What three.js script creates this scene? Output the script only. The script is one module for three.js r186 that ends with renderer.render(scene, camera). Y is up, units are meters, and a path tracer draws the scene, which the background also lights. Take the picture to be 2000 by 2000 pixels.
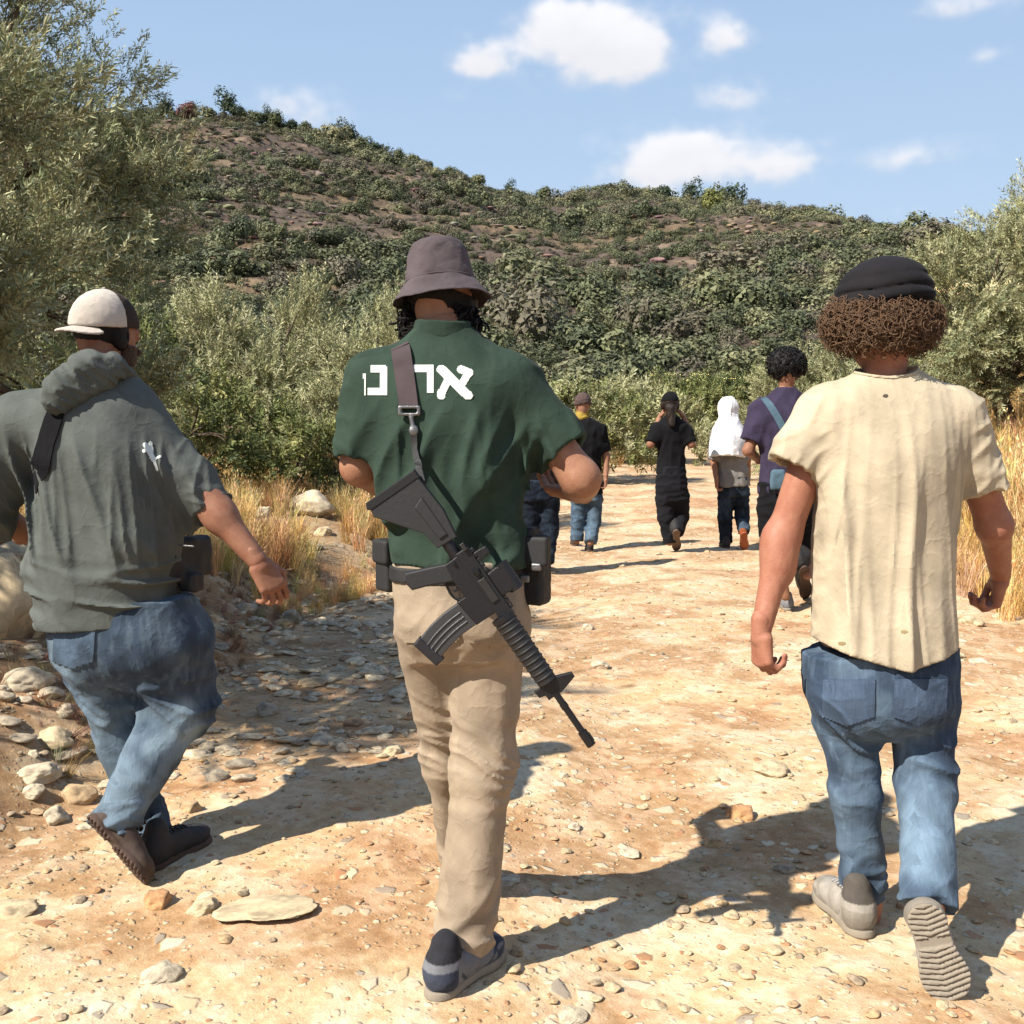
import * as THREE from 'three';
import { mergeGeometries, mergeVertices } from 'three/addons/utils/BufferGeometryUtils.js';

// ---------------------------------------------------------------- camera, sky, sun, exposure
const scene = new THREE.Scene();
const EYE = 1.32, F = 2000, PITCH = Math.atan(159 / 2000);
const camera = new THREE.PerspectiveCamera(2 * Math.atan(1000 / F) * 180 / Math.PI, 1, 0.05, 2000);
camera.position.set(0, EYE, 0);
camera.rotation.set(-PITCH, 0, 0);
const renderer = new THREE.WebGLRenderer({ antialias: true });
renderer.toneMapping = THREE.LinearToneMapping;
renderer.toneMappingExposure = 2.1;
renderer.shadowMap.enabled = true;

const SUN = new THREE.Vector3(-0.84, 1.0, 0.57).normalize();      // to the sun: high, from behind on the left
const sun = new THREE.DirectionalLight(new THREE.Color(1, 0.93, 0.82), 5);
sun.position.set(SUN.x * 60, SUN.y * 60, SUN.z * 60 - 8);
sun.target.position.set(0, 0, -8);
sun.castShadow = true;
Object.assign(sun.shadow.camera, { left: -30, right: 30, top: 30, bottom: -30, near: 1, far: 160 });
sun.shadow.mapSize.set(4096, 4096);
sun.shadow.radius = 1.2;
scene.add(sun, sun.target);

// ---------------------------------------------------------------- numbers
function rng(seed) { let s = seed >>> 0; return () => { s = (s + 0x6D2B79F5) | 0; let t = Math.imul(s ^ (s >>> 15), 1 | s); t = (t + Math.imul(t ^ (t >>> 7), 61 | t)) ^ t; return ((t ^ (t >>> 14)) >>> 0) / 4294967296; }; }
const R0 = rng(77);
const PERM = new Uint8Array(512); { const p = [...Array(256).keys()]; for (let i = 255; i > 0; i--) { const j = Math.floor(R0() * (i + 1)); [p[i], p[j]] = [p[j], p[i]]; } for (let i = 0; i < 512; i++) PERM[i] = p[i & 255]; }
function gr(h, x, y, z) { const u = (h & 8) ? y : x, v = (h & 12) === 0 ? y : (h & 13) === 12 ? x : z; return ((h & 1) ? -u : u) + ((h & 2) ? -v : v); }
function noise(x, y, z = 0) {
  const fx = Math.floor(x), fy = Math.floor(y), fz = Math.floor(z), X = fx & 255, Y = fy & 255, Z = fz & 255;
  x -= fx; y -= fy; z -= fz;
  const u = x * x * x * (x * (x * 6 - 15) + 10), v = y * y * y * (y * (y * 6 - 15) + 10), w = z * z * z * (z * (z * 6 - 15) + 10);
  const A = PERM[X] + Y, AA = PERM[A] + Z, AB = PERM[A + 1] + Z, B = PERM[X + 1] + Y, BA = PERM[B] + Z, BB = PERM[B + 1] + Z;
  const l = (a, b, t) => a + (b - a) * t;
  return l(l(l(gr(PERM[AA], x, y, z), gr(PERM[BA], x - 1, y, z), u), l(gr(PERM[AB], x, y - 1, z), gr(PERM[BB], x - 1, y - 1, z), u), v),
    l(l(gr(PERM[AA + 1], x, y, z - 1), gr(PERM[BA + 1], x - 1, y, z - 1), u), l(gr(PERM[AB + 1], x, y - 1, z - 1), gr(PERM[BB + 1], x - 1, y - 1, z - 1), u), v), w);
}
function fbm(x, y, z = 0, o = 4) { let s = 0, a = 0.5; for (let i = 0; i < o; i++) { s += a * noise(x, y, z); x *= 2.03; y *= 2.03; z *= 2.03; a *= 0.5; } return s; }
const clamp = (x, a = 0, b = 1) => x < a ? a : x > b ? b : x;
const sstep = (a, b, x) => { const t = clamp((x - a) / (b - a)); return t * t * (3 - 2 * t); };
const SA = (n) => Math.sqrt(n * n + 0.003);                         // |n| with a rounded foot
const lerp = (a, b, t) => a + (b - a) * t;
const V = (x, y, z) => new THREE.Vector3(x, y, z);
const col = (r, g, b) => new THREE.Color().setRGB(r, g, b);
const K = 2000 / 1932;
// where a thing measured on the photograph stands, from its bearing and its distance in metres in front of the viewer
function J(x, y, d) {
  const cx = (x * K - 1000) / F, cy = (1000 - y * K) / F, c = Math.cos(PITCH), s = Math.sin(PITCH);
  const wy = cy * c - s, wz = -(cy * s + c), k = d / -wz;
  return V(cx * k, EYE + wy * k, -d);
}
const Gd = (y, h = 0) => { const p = J(966, y, 1); return (EYE - h) / (EYE - p.y); };       // distance at which height h shows at picture height y
const G = (x, y, h = 0) => { const p = J(x, y, Gd(y, h)); p.y = h; return p; };
const wid = (px, d) => px * K / F * d;

// ---------------------------------------------------------------- sky: air and clouds
{
  const AIR = 0.50, W = 3072, H = 1536, data = new Float32Array(W * H * 4);
  const dirOf = (x, y) => { const p = J(x, y, 1); p.y -= EYE; p.normalize(); return [Math.atan2(p.x, -p.z), Math.asin(p.y)]; };
  const clouds = [];
  const add = (x, y, w, h, den, white = 1) => { const [a, e] = dirOf(x, y); clouds.push([a, e, w * K / F, h * K / F, den, white]); };
  add(1125, 85, 128, 70, 1.0); add(1060, 50, 75, 45, 0.75); add(1190, 105, 75, 50, 0.7); add(915, 115, 52, 36, 0.9); add(895, 125, 40, 20, 0.5);
  add(1368, 72, 54, 36, 0.7); add(1380, 185, 90, 32, 0.48); add(1245, 315, 115, 52, 0.95); add(1295, 280, 62, 30, 0.9); add(1420, 312, 115, 50, 0.6); add(1500, 305, 60, 30, 0.3);
  add(1725, 300, 95, 28, 0.45); add(1820, 12, 100, 26, 0.5); add(1860, 105, 40, 15, 0.4); add(545, 200, 80, 34, 0.5); add(600, 225, 60, 24, 0.3); add(860, 185, 24, 16, 0.2); add(1725, 400, 50, 16, 0.35); add(1220, 372, 80, 16, 0.45);
  const r = rng(5);
  for (let i = 0; i < 60; i++) {                                    // the same fair-weather clouds all round the sky
    const a = 0.62 + r() * (2 * Math.PI - 1.24), e = 0.12 + r() * 0.75, s = 0.04 + r() * 0.1;
    for (let k = 0; k < 3; k++) clouds.push([a + (r() - 0.5) * s * 2, e + (r() - 0.5) * s * 0.5, s * (0.6 + r() * 0.6), s * (0.3 + r() * 0.25), 0.4 + r() * 0.6, 1]);
  }
  for (let j = 0; j < H; j++) {
    const e = ((j + 0.5) / H - 0.5) * Math.PI, t = clamp(e / (Math.PI / 2));
    const near = clouds.filter((c) => Math.abs(e - c[1]) < c[3] * 2.1);
    for (let i = 0; i < W; i++) {
      const round = ((i + 0.5) / W - 0.5) * 2 * Math.PI, x = Math.cos(round), z = Math.sin(round), az = Math.atan2(x, -z);
      const cosS = (x * SUN.x + z * SUN.z) * Math.cos(e) + Math.sin(e) * SUN.y;
      const m = Math.exp(-t * 2.5), glow = 0.14 * Math.pow(Math.max(0, cosS), 6);
      let cr = lerp(0.09, 0.635, m) + glow, cg = lerp(0.245, 0.80, m) + glow, cb = lerp(0.57, 0.97, m) + glow;
      if (e < 0) { const k = sstep(0, -0.12, e); cr = lerp(cr, 0.16, k); cg = lerp(cg, 0.13, k); cb = lerp(cb, 0.09, k); }
      let q = 0, lift = 0;
      for (const c of near) {
        let da = az - c[0]; if (da > Math.PI) da -= 2 * Math.PI; if (da < -Math.PI) da += 2 * Math.PI;
        const u = da / c[2], v = (e - c[1]) / c[3];
        if (u * u > 4.4) continue;
        const vv = v < 0 ? v * 1.25 : v, g = Math.exp(-(u * u + vv * vv) * 1.15) * c[4];
        q += g; lift += g * clamp(v * 0.5 + 0.5);
      }
      if (q > 0.03) {
        const n = fbm(az * 22, e * 34, 3, 6) * 1.15 + fbm(az * 80, e * 110, 9, 4) * 0.35, hi = clamp(lift / q + n * 0.35);
        const a = sstep(0.05, 0.85, q + n * 0.75) * clamp(q * 2.1) * 0.96;
        const w = 0.80 + 0.16 * hi;
        cr = lerp(cr, w, a); cg = lerp(cg, w, a); cb = lerp(cb, w + 0.035, a);
      }
      const k = (j * W + i) * 4; data[k] = cr * AIR; data[k + 1] = cg * AIR; data[k + 2] = cb * AIR; data[k + 3] = 1;
    }
  }
  const tx = new THREE.DataTexture(data, W, H, THREE.RGBAFormat, THREE.FloatType);
  tx.mapping = THREE.EquirectangularReflectionMapping; tx.magFilter = tx.minFilter = THREE.LinearFilter; tx.needsUpdate = true;
  scene.background = tx; scene.environment = tx;
}

// ---------------------------------------------------------------- bookkeeping
const used = new Map();
function numbered(n) { const k = used.get(n) ?? 0; used.set(n, k + 1); return k ? n + '_' + String(k).padStart(3, '0') : n; }
function tag(o, label, category, group, kind) { if (label) o.userData.label = label; if (category) o.userData.category = category; if (group) o.userData.group = group; if (kind) o.userData.kind = kind; return o; }
function lit(o) { o.castShadow = true; o.receiveShadow = true; return o; }
function part(name, geo, m, parent, label) { const o = lit(new THREE.Mesh(geo, m)); o.name = name; if (label) o.userData.label = label; parent.add(o); return o; }
function thing(name, label, category, pos, group) { const g = new THREE.Group(); g.name = numbered(name); if (pos) g.position.copy(pos); tag(g, label, category, group); scene.add(g); return g; }
const local = (geo, g) => geo.translate(-g.position.x, -g.position.y, -g.position.z);        // geometry measured in the world, hung under a thing

// ---------------------------------------------------------------- textures of matter
function tex(n, fn, srgb = true) {
  const d = new Uint8Array(n * n * 4);
  for (let j = 0; j < n; j++) for (let i = 0; i < n; i++) { const c = fn(i / n, j / n, i, j), k = (j * n + i) * 4; d[k] = clamp(c[0]) * 255; d[k + 1] = clamp(c[1]) * 255; d[k + 2] = clamp(c[2]) * 255; d[k + 3] = 255; }
  const t = new THREE.DataTexture(d, n, n); t.wrapS = t.wrapT = THREE.RepeatWrapping; t.magFilter = THREE.LinearFilter; t.minFilter = THREE.LinearMipmapLinearFilter; t.generateMipmaps = true;
  if (srgb) t.colorSpace = THREE.SRGBColorSpace; t.needsUpdate = true; return t;
}
// noise that repeats with period p
function tnoise(x, y, p, z = 0) {
  const fx = Math.floor(x), fy = Math.floor(y), u0 = x - fx, v0 = y - fy, u = u0 * u0 * (3 - 2 * u0), v = v0 * v0 * (3 - 2 * v0);
  const h = (a, b) => PERM[(PERM[((a % p) + p) % p & 255] + (((b % p) + p) % p) + z * 37) & 511] / 255;
  return lerp(lerp(h(fx, fy), h(fx + 1, fy), u), lerp(h(fx, fy + 1), h(fx + 1, fy + 1), u), v);
}
function tfbm(x, y, p, o = 4, z = 0) { let s = 0, a = 0.5; for (let i = 0; i < o; i++) { s += a * tnoise(x * p, y * p, p, z + i); p *= 2; a *= 0.5; } return s; }
const grey = (fn) => (x, y, i, j) => { const v = fn(x, y, i, j); return [v, v, v]; };
const T = {};
{
  const r = rng(3), n = 512;
  // woven cloth, 0.25 m a side
  const w1 = new Float32Array(n * n); for (let i = 0; i < n * n; i++) w1[i] = r();
  T.weave = tex(n, grey((x, y, i, j) => { const a = tfbm(x, y, 5, 4, 2) * 1.07 - 0.5, b = tfbm(x, y, 9, 3, 11) * 1.14 - 0.5; return 0.25 + 0.35 * Math.pow(1 - Math.min(1, Math.abs(a) * 5), 2) + 0.22 * Math.pow(1 - Math.min(1, Math.abs(b) * 5), 2) + 0.03 * Math.sin(i * Math.PI / 2) * (((j >> 1) & 1) ? 1 : -1) + (w1[j * n + i] - 0.5) * 0.05; }), false);
  T.cloth = tex(n, grey((x, y, i, j) => 0.9 + (w1[(j * 7 + i * 3) % (n * n)] - 0.5) * 0.10 + (tfbm(x, y, 6, 5, 3) - 0.47) * 0.28));
  T.denim = tex(n, (x, y, i, j) => { const tw = ((i + j) % 4 < 2 ? 1 : 0), s = w1[j * n + ((i * 5) % n)], st = tnoise(x * 128, y * 8, 128, 5), b = 0.80 + tw * 0.10 + (s - 0.5) * 0.12 + (st - 0.5) * 0.07 + (tfbm(x, y, 5, 4, 8) - 0.47) * 0.4; return [b * 0.98, b, b * 1.01]; });
  T.knit = tex(n, grey((x, y, i, j) => 0.5 + 0.3 * Math.sin(x * Math.PI * 2 * 90) + (w1[j * n + i] - 0.5) * 0.3), false);
  T.skin = tex(n, (x, y, i, j) => { const b = tfbm(x, y, 12, 4, 2) - 0.47, s = (w1[j * n + i] - 0.5) * 0.07; return [0.95 + b * 0.12 + s, 0.93 + b * 0.22 + s, 0.92 + b * 0.22 + s]; });
  T.pore = tex(n, grey((x, y, i, j) => tfbm(x, y, 64, 2) * 0.8 + w1[j * n + i] * 0.2), false);
  T.grain = tex(n, grey((x, y, i, j) => 0.5 + (w1[j * n + i] - 0.5) * 0.6 + (tfbm(x, y, 24, 3) - 0.45) * 0.6), false);
  T.rock = tex(n, (x, y, i, j) => { const a = tfbm(x, y, 4, 6, 1), b = tfbm(x, y, 20, 3, 7), s = w1[j * n + i]; const v = 0.87 + (a - 0.47) * 0.55 + (b - 0.45) * 0.28 + (s - 0.5) * 0.1; return [v, v * 0.955, v * 0.87]; });
  T.rockBump = tex(n, grey((x, y) => tfbm(x, y, 6, 6, 4)), false);
  T.bark = tex(n, (x, y, i, j) => { const v = tfbm(x * 3, y * 0.6, 8, 5, 6); const w = 0.35 + v * 0.8 + (w1[j * n + i] - 0.5) * 0.1; return [w, w * 0.94, w * 0.86]; });
}
const rep = (t, s) => { const c = t.clone(); c.repeat.set(s, s); c.needsUpdate = true; return c; };
const ALB = 0.5;                                                    // common scale of the palette's reflectances
function cloth(r, g, b, o = {}) {
  r *= ALB; g *= ALB; b *= ALB;
  return new THREE.MeshPhysicalMaterial({ color: col(r, g, b), roughness: 0.95, map: o.map ?? rep(T.cloth, o.s ?? 2.2), bumpMap: o.bump ?? rep(T.weave, 2.6), bumpScale: (o.bs ?? 0.0012) * 2.2, sheen: o.sheen ?? 0.25, sheenRoughness: 0.7, sheenColor: col(r * 0.6 + 0.2, g * 0.6 + 0.2, b * 0.6 + 0.2), vertexColors: !!o.vc, specularIntensity: 0.25 });
}
const plain = (r, g, b, rough = 0.6, o = {}) => new THREE.MeshStandardMaterial({ color: col(r * ALB, g * ALB, b * ALB), roughness: rough, bumpMap: rep(T.grain, 6), bumpScale: 0.0006, ...o });

// ---------------------------------------------------------------- solid shapes as distance fields
const cap = (a, b, ra, rb) => {
  const ax = a.x, ay = a.y, az = a.z, dx = b.x - ax, dy = b.y - ay, dz = b.z - az, q = 1 / (dx * dx + dy * dy + dz * dz), dr = rb - ra;
  return (x, y, z) => { x -= ax; y -= ay; z -= az; let t = (x * dx + y * dy + z * dz) * q; t = t < 0 ? 0 : t > 1 ? 1 : t; const ex = x - dx * t, ey = y - dy * t, ez = z - dz * t; return Math.sqrt(ex * ex + ey * ey + ez * ez) - ra - dr * t; };
};
// an ellipsoid on the axes R, U, W
const ell = (c, r, R = V(1, 0, 0), U = V(0, 1, 0), W = V(0, 0, 1)) => (x, y, z) => {
  x -= c.x; y -= c.y; z -= c.z;
  const a = (x * R.x + y * R.y + z * R.z) / r.x, b = (x * U.x + y * U.y + z * U.z) / r.y, e = (x * W.x + y * W.y + z * W.z) / r.z;
  const k0 = Math.sqrt(a * a + b * b + e * e), k1 = Math.sqrt(a * a / (r.x * r.x) + b * b / (r.y * r.y) + e * e / (r.z * r.z));
  return k1 < 1e-9 ? -Math.min(r.x, r.y, r.z) : k0 * (k0 - 1) / k1;
};
const boxf = (c, h, R, U, W, rd = 0) => (x, y, z) => {
  x -= c.x; y -= c.y; z -= c.z;
  const a = Math.abs(x * R.x + y * R.y + z * R.z) - h.x + rd, b = Math.abs(x * U.x + y * U.y + z * U.z) - h.y + rd, e = Math.abs(x * W.x + y * W.y + z * W.z) - h.z + rd;
  const p = Math.max(a, 0), q = Math.max(b, 0), s = Math.max(e, 0);
  return Math.sqrt(p * p + q * q + s * s) + Math.min(0, Math.max(a, b, e)) - rd;
};
// stacked oval cross-sections: stations { c, hw, hd, R (sideways), W (front to back) }
function loft(st) {
  const n = st.length, a0 = st[0].c, ax = V().subVectors(st[n - 1].c, a0).normalize(), S = st.map((s) => V().subVectors(s.c, a0).dot(ax)), L = S[n - 1], { R, W } = st[0];
  const cr = (f, i, t) => { const p1 = f(i), p2 = f(i + 1), p0 = i ? f(i - 1) : 2 * p1 - p2, p3 = i < n - 2 ? f(i + 2) : 2 * p2 - p1, h = S[i + 1] - S[i], m1 = i ? (p2 - p0) / (S[i + 1] - S[i - 1]) * h : p2 - p1, m2 = i < n - 2 ? (p3 - p1) / (S[i + 2] - S[i]) * h : p2 - p1, t2 = t * t, t3 = t2 * t; return (2 * t3 - 3 * t2 + 1) * p1 + (t3 - 2 * t2 + t) * m1 + (3 * t2 - 2 * t3) * p2 + (t3 - t2) * m2; };
  const N = 96, tab = new Float64Array((N + 1) * 5);
  for (let q = 0; q <= N; q++) { const s = L * q / N; let i = 0; while (i < n - 2 && s > S[i + 1]) i++; const t = (s - S[i]) / (S[i + 1] - S[i]); tab.set([cr((k) => st[k].c.x, i, t), cr((k) => st[k].c.y, i, t), cr((k) => st[k].c.z, i, t), cr((k) => st[k].hw, i, t), cr((k) => st[k].hd, i, t)], q * 5); }
  return (x, y, z) => {
    let s = (x - a0.x) * ax.x + (y - a0.y) * ax.y + (z - a0.z) * ax.z; const over = s < 0 ? -s : s > L ? s - L : 0; s = (s < 0 ? 0 : s > L ? L : s) / L * N;
    let i = s | 0; if (i > N - 1) i = N - 1; const t = s - i, k = i * 5, m = k + 5, px = x - tab[k] - (tab[m] - tab[k]) * t, py = y - tab[k + 1] - (tab[m + 1] - tab[k + 1]) * t, pz = z - tab[k + 2] - (tab[m + 2] - tab[k + 2]) * t, hw = tab[k + 3] + (tab[m + 3] - tab[k + 3]) * t, hd = tab[k + 4] + (tab[m + 4] - tab[k + 4]) * t;
    const a = Math.abs(px * R.x + py * R.y + pz * R.z) / hw, b = Math.abs(px * W.x + py * W.y + pz * W.z) / hd, d = (Math.pow(Math.pow(a, 2.3) + Math.pow(b, 2.3), 1 / 2.3) - 1) * Math.min(hw, hd);
    return over > 0 ? (d > 0 ? Math.sqrt(d * d + over * over) : over) : d;
  };
}
const smin = (k, ...fs) => (x, y, z) => { let d = fs[0](x, y, z); for (let i = 1; i < fs.length; i++) { const e = fs[i](x, y, z), h = Math.max(k - Math.abs(d - e), 0) / k; d = Math.min(d, e) - h * h * k * 0.25; } return d; };
const uni = (...fs) => (x, y, z) => { let d = 1e9; for (const f of fs) { const e = f(x, y, z); if (e < d) d = e; } return d; };
const cutBelow = (f, p, n, k = 0.004) => (x, y, z) => { const d = f(x, y, z), c = -((x - p.x) * n.x + (y - p.y) * n.y + (z - p.z) * n.z), h = Math.max(k - Math.abs(d - c), 0) / k; return Math.max(d, c) + h * h * k * 0.25; };
const cutEnd = (f, p, n) => (x, y, z) => Math.max(f(x, y, z), (x - p.x) * n.x + (y - p.y) * n.y + (z - p.z) * n.z);
// end several limbs at once: [point, direction, reach]
const cutJoin = (f, ends) => (x, y, z) => { let d = f(x, y, z); for (const [p, n, r] of ends) { const a = x - p.x, b = y - p.y, c = z - p.z; if (a * a + b * b + c * c < r * r * 2.2) { const s = a * n.x + b * n.y + c * n.z; if (s > d) d = s; } } return d; };
const carve = (f, g) => (x, y, z) => Math.max(f(x, y, z), -g(x, y, z));
const fold = (f, amp, fn) => (x, y, z) => { const d = f(x, y, z); return d > amp * 2.2 + 0.01 || d < -amp * 2.2 - 0.01 ? d : d - fn(x, y, z); };
const grow = (f, e) => (x, y, z) => f(x, y, z) - e;

// the surface of a field as a mesh (surface nets on a grid of cells)
function net(f, lo, hi, cell, slack = 0.012) {
  const B = 5, nx = Math.ceil((hi.x - lo.x) / cell / B) * B, ny = Math.ceil((hi.y - lo.y) / cell / B) * B, nz = Math.ceil((hi.z - lo.z) / cell / B) * B;
  const sx = nx + 1, sy = ny + 1, sz = nz + 1, val = new Float32Array(sx * sy * sz).fill(NaN), id = new Int32Array(nx * ny * nz).fill(-1);
  const half = B * cell / 2, reach = half * 1.7321 + slack, blocks = [];
  for (let k = 0; k < nz; k += B) for (let j = 0; j < ny; j += B) for (let i = 0; i < nx; i += B)
    if (Math.abs(f(lo.x + i * cell + half, lo.y + j * cell + half, lo.z + k * cell + half)) < reach) blocks.push(i, j, k);
  const at = (i, j, k) => { const n = i + sx * (j + sy * k); let v = val[n]; if (v !== v) { v = f(lo.x + i * cell, lo.y + j * cell, lo.z + k * cell); val[n] = v; } return v; };
  const pos = [], cells = [], c8 = new Float64Array(8);
  const E = [[0, 1], [2, 3], [4, 5], [6, 7], [0, 2], [1, 3], [4, 6], [5, 7], [0, 4], [1, 5], [2, 6], [3, 7]];
  for (let b = 0; b < blocks.length; b += 3) for (let k = blocks[b + 2]; k < blocks[b + 2] + B; k++) for (let j = blocks[b + 1]; j < blocks[b + 1] + B; j++) for (let i = blocks[b]; i < blocks[b] + B; i++) {
    let m = 0;
    for (let c = 0; c < 8; c++) { const v = at(i + (c & 1), j + ((c >> 1) & 1), k + (c >> 2)); c8[c] = v; if (v < 0) m |= 1 << c; }
    if (m === 0 || m === 255) continue;
    let px = 0, py = 0, pz = 0, cnt = 0;
    for (const [a, e] of E) { const va = c8[a], vb = c8[e]; if ((va < 0) === (vb < 0)) continue; const t = va / (va - vb); px += (a & 1) + ((e & 1) - (a & 1)) * t; py += ((a >> 1) & 1) + (((e >> 1) & 1) - ((a >> 1) & 1)) * t; pz += (a >> 2) + ((e >> 2) - (a >> 2)) * t; cnt++; }
    id[i + nx * (j + ny * k)] = pos.length / 3; cells.push(i, j, k);
    pos.push(lo.x + (i + px / cnt) * cell, lo.y + (j + py / cnt) * cell, lo.z + (k + pz / cnt) * cell);
  }
  const idx = [], q = (a, b, c, d, flip) => { if (a < 0 || b < 0 || c < 0 || d < 0) return; flip ? idx.push(a, c, b, a, d, c) : idx.push(a, b, c, a, c, d); };
  const ID = (i, j, k) => i < 0 || j < 0 || k < 0 ? -1 : id[i + nx * (j + ny * k)];
  for (let c = 0; c < cells.length; c += 3) {
    const i = cells[c], j = cells[c + 1], k = cells[c + 2], v0 = at(i, j, k) < 0;
    if (v0 !== at(i + 1, j, k) < 0) q(ID(i, j - 1, k - 1), ID(i, j, k - 1), ID(i, j, k), ID(i, j - 1, k), !v0);
    if (v0 !== at(i, j + 1, k) < 0) q(ID(i - 1, j, k - 1), ID(i - 1, j, k), ID(i, j, k), ID(i, j, k - 1), !v0);
    if (v0 !== at(i, j, k + 1) < 0) q(ID(i - 1, j - 1, k), ID(i, j - 1, k), ID(i, j, k), ID(i - 1, j, k), !v0);
  }
  const g = new THREE.BufferGeometry(); g.setAttribute('position', new THREE.Float32BufferAttribute(pos, 3)); g.setIndex(idx); g.computeVertexNormals();
  return g;
}
// uv in metres, laid on from the side each face looks to; colours per vertex
function finish(g, tint) {
  const n = g.index ? g.toNonIndexed() : g, p = n.attributes.position, m = n.attributes.normal, uv = new Float32Array(p.count * 2), c = tint ? new Float32Array(p.count * 3) : null, k = new THREE.Color();
  for (let t = 0; t < p.count; t += 3) {
    const ax = Math.abs(m.getX(t) + m.getX(t + 1) + m.getX(t + 2)), ay = Math.abs(m.getY(t) + m.getY(t + 1) + m.getY(t + 2)), az = Math.abs(m.getZ(t) + m.getZ(t + 1) + m.getZ(t + 2));
    for (let i = t; i < t + 3; i++) {
      const x = p.getX(i), y = p.getY(i), z = p.getZ(i);
      if (az >= ax && az >= ay) { uv[2 * i] = x; uv[2 * i + 1] = y; } else if (ax >= ay) { uv[2 * i] = z + 0.31; uv[2 * i + 1] = y; } else { uv[2 * i] = x + 0.17; uv[2 * i + 1] = z; }
      if (c) { tint(x, y, z, k); c[3 * i] = k.r; c[3 * i + 1] = k.g; c[3 * i + 2] = k.b; }
    }
  }
  n.setAttribute('uv', new THREE.BufferAttribute(uv, 2)); if (c) n.setAttribute('color', new THREE.BufferAttribute(c, 3));
  return n;
}
function box3(pts, pad) { const b = new THREE.Box3().setFromPoints(pts); b.expandByScalar(pad); return b; }
function solid(f, pts, pad, cell, tint, slack) { const b = box3(pts, pad); return finish(net(f, b.min, b.max, cell, slack), tint); }

// a sheet laid on a field: cells of a grid where inside(u, v) holds, found by walking along dir; stands proud by e, with its edge turned down
function sheet(f, o, U, Vv, w, h, dir, inside, e, res, thick = 0.003) {
  const nu = Math.ceil(w / res), nv = Math.ceil(h / res), P = [], ok = [];
  const hit = (u, v) => {
    let x = o.x + U.x * u + Vv.x * v, y = o.y + U.y * u + Vv.y * v, z = o.z + U.z * u + Vv.z * v;
    for (let i = 0; i < 60; i++) { const d = f(x, y, z); if (d < 0.0004) break; const s = Math.max(d * 0.7, 0.0004); x += dir.x * s; y += dir.y * s; z += dir.z * s; if (i === 59) return null; }
    return [x, y, z];
  };
  const nrm = (q) => { const s = 0.008, x = q[0], y = q[1], z = q[2], a = f(x + s, y, z) - f(x - s, y, z), b = f(x, y + s, z) - f(x, y - s, z), c = f(x, y, z + s) - f(x, y, z - s), l = Math.hypot(a, b, c) || 1; return [a / l, b / l, c / l]; };
  for (let j = 0; j <= nv; j++) for (let i = 0; i <= nu; i++) P.push(undefined);
  const get = (i, j) => { const n = i + (nu + 1) * j; if (P[n] === undefined) { const q = hit(i * res - w / 2, j * res - h / 2); P[n] = q && { q, n: nrm(q) }; } return P[n]; };
  const pos = [], put = (p, k) => { pos.push(p.q[0] + p.n[0] * k, p.q[1] + p.n[1] * k, p.q[2] + p.n[2] * k); };
  const is = (i, j) => i >= 0 && j >= 0 && i < nu && j < nv && inside((i + 0.5) * res - w / 2, (j + 0.5) * res - h / 2);
  for (let j = 0; j < nv; j++) for (let i = 0; i < nu; i++) {
    if (!is(i, j)) continue;
    const a = get(i, j), b = get(i + 1, j), c = get(i + 1, j + 1), d = get(i, j + 1);
    if (!a || !b || !c || !d) continue;
    put(a, e); put(b, e); put(c, e); put(a, e); put(c, e); put(d, e);
    for (const [s, p, q] of [[is(i, j - 1), a, b], [is(i + 1, j), b, c], [is(i, j + 1), c, d], [is(i - 1, j), d, a]]) if (!s) { put(p, e); put(p, e - thick); put(q, e); put(q, e); put(p, e - thick); put(q, e - thick); }
  }
  const g = new THREE.BufferGeometry(); g.setAttribute('position', new THREE.Float32BufferAttribute(pos, 3)); g.computeVertexNormals();
  return finish(g);
}
// a ribbon of width w along points already on or above a field
function ribbon(pts, nor, w, th, parentCurve = true) {
  const c = parentCurve ? new THREE.CatmullRomCurve3(pts).getPoints(pts.length * 8) : pts, pos = [], n = c.length;
  const ring = c.map((p, i) => {
    const t = V().subVectors(c[Math.min(n - 1, i + 1)], c[Math.max(0, i - 1)]).normalize(), N = typeof nor === 'function' ? nor(p) : nor.clone();
    N.addScaledVector(t, -N.dot(t)).normalize(); const S = V().crossVectors(t, N), h = w / 2;
    return [p.clone().addScaledVector(S, -h), p.clone().addScaledVector(S, h), p.clone().addScaledVector(S, h).addScaledVector(N, th), p.clone().addScaledVector(S, -h).addScaledVector(N, th)];
  });
  const tri = (a, b, d) => pos.push(a.x, a.y, a.z, b.x, b.y, b.z, d.x, d.y, d.z);
  for (let i = 0; i < n - 1; i++) for (let k = 0; k < 4; k++) { const a = ring[i][k], b = ring[i][(k + 1) % 4], d = ring[i + 1][(k + 1) % 4], e = ring[i + 1][k]; tri(a, b, d); tri(a, d, e); }
  for (const [r, f] of [[ring[0], 0], [ring[n - 1], 1]]) f ? (tri(r[0], r[1], r[2]), tri(r[0], r[2], r[3])) : (tri(r[0], r[2], r[1]), tri(r[0], r[3], r[2]));
  const g = new THREE.BufferGeometry(); g.setAttribute('position', new THREE.Float32BufferAttribute(pos, 3)); g.computeVertexNormals();
  return finish(g);
}
// the point of a field's surface met when walking from p along dir
function land(f, p, dir, off = 0) { const q = p.clone(); for (let i = 0; i < 90; i++) { const d = f(q.x, q.y, q.z); if (d < 0.0004) break; q.addScaledVector(dir, Math.max(d * 0.7, 0.0004)); } const n = slope(f, q); return q.addScaledVector(n, off); }
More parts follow.
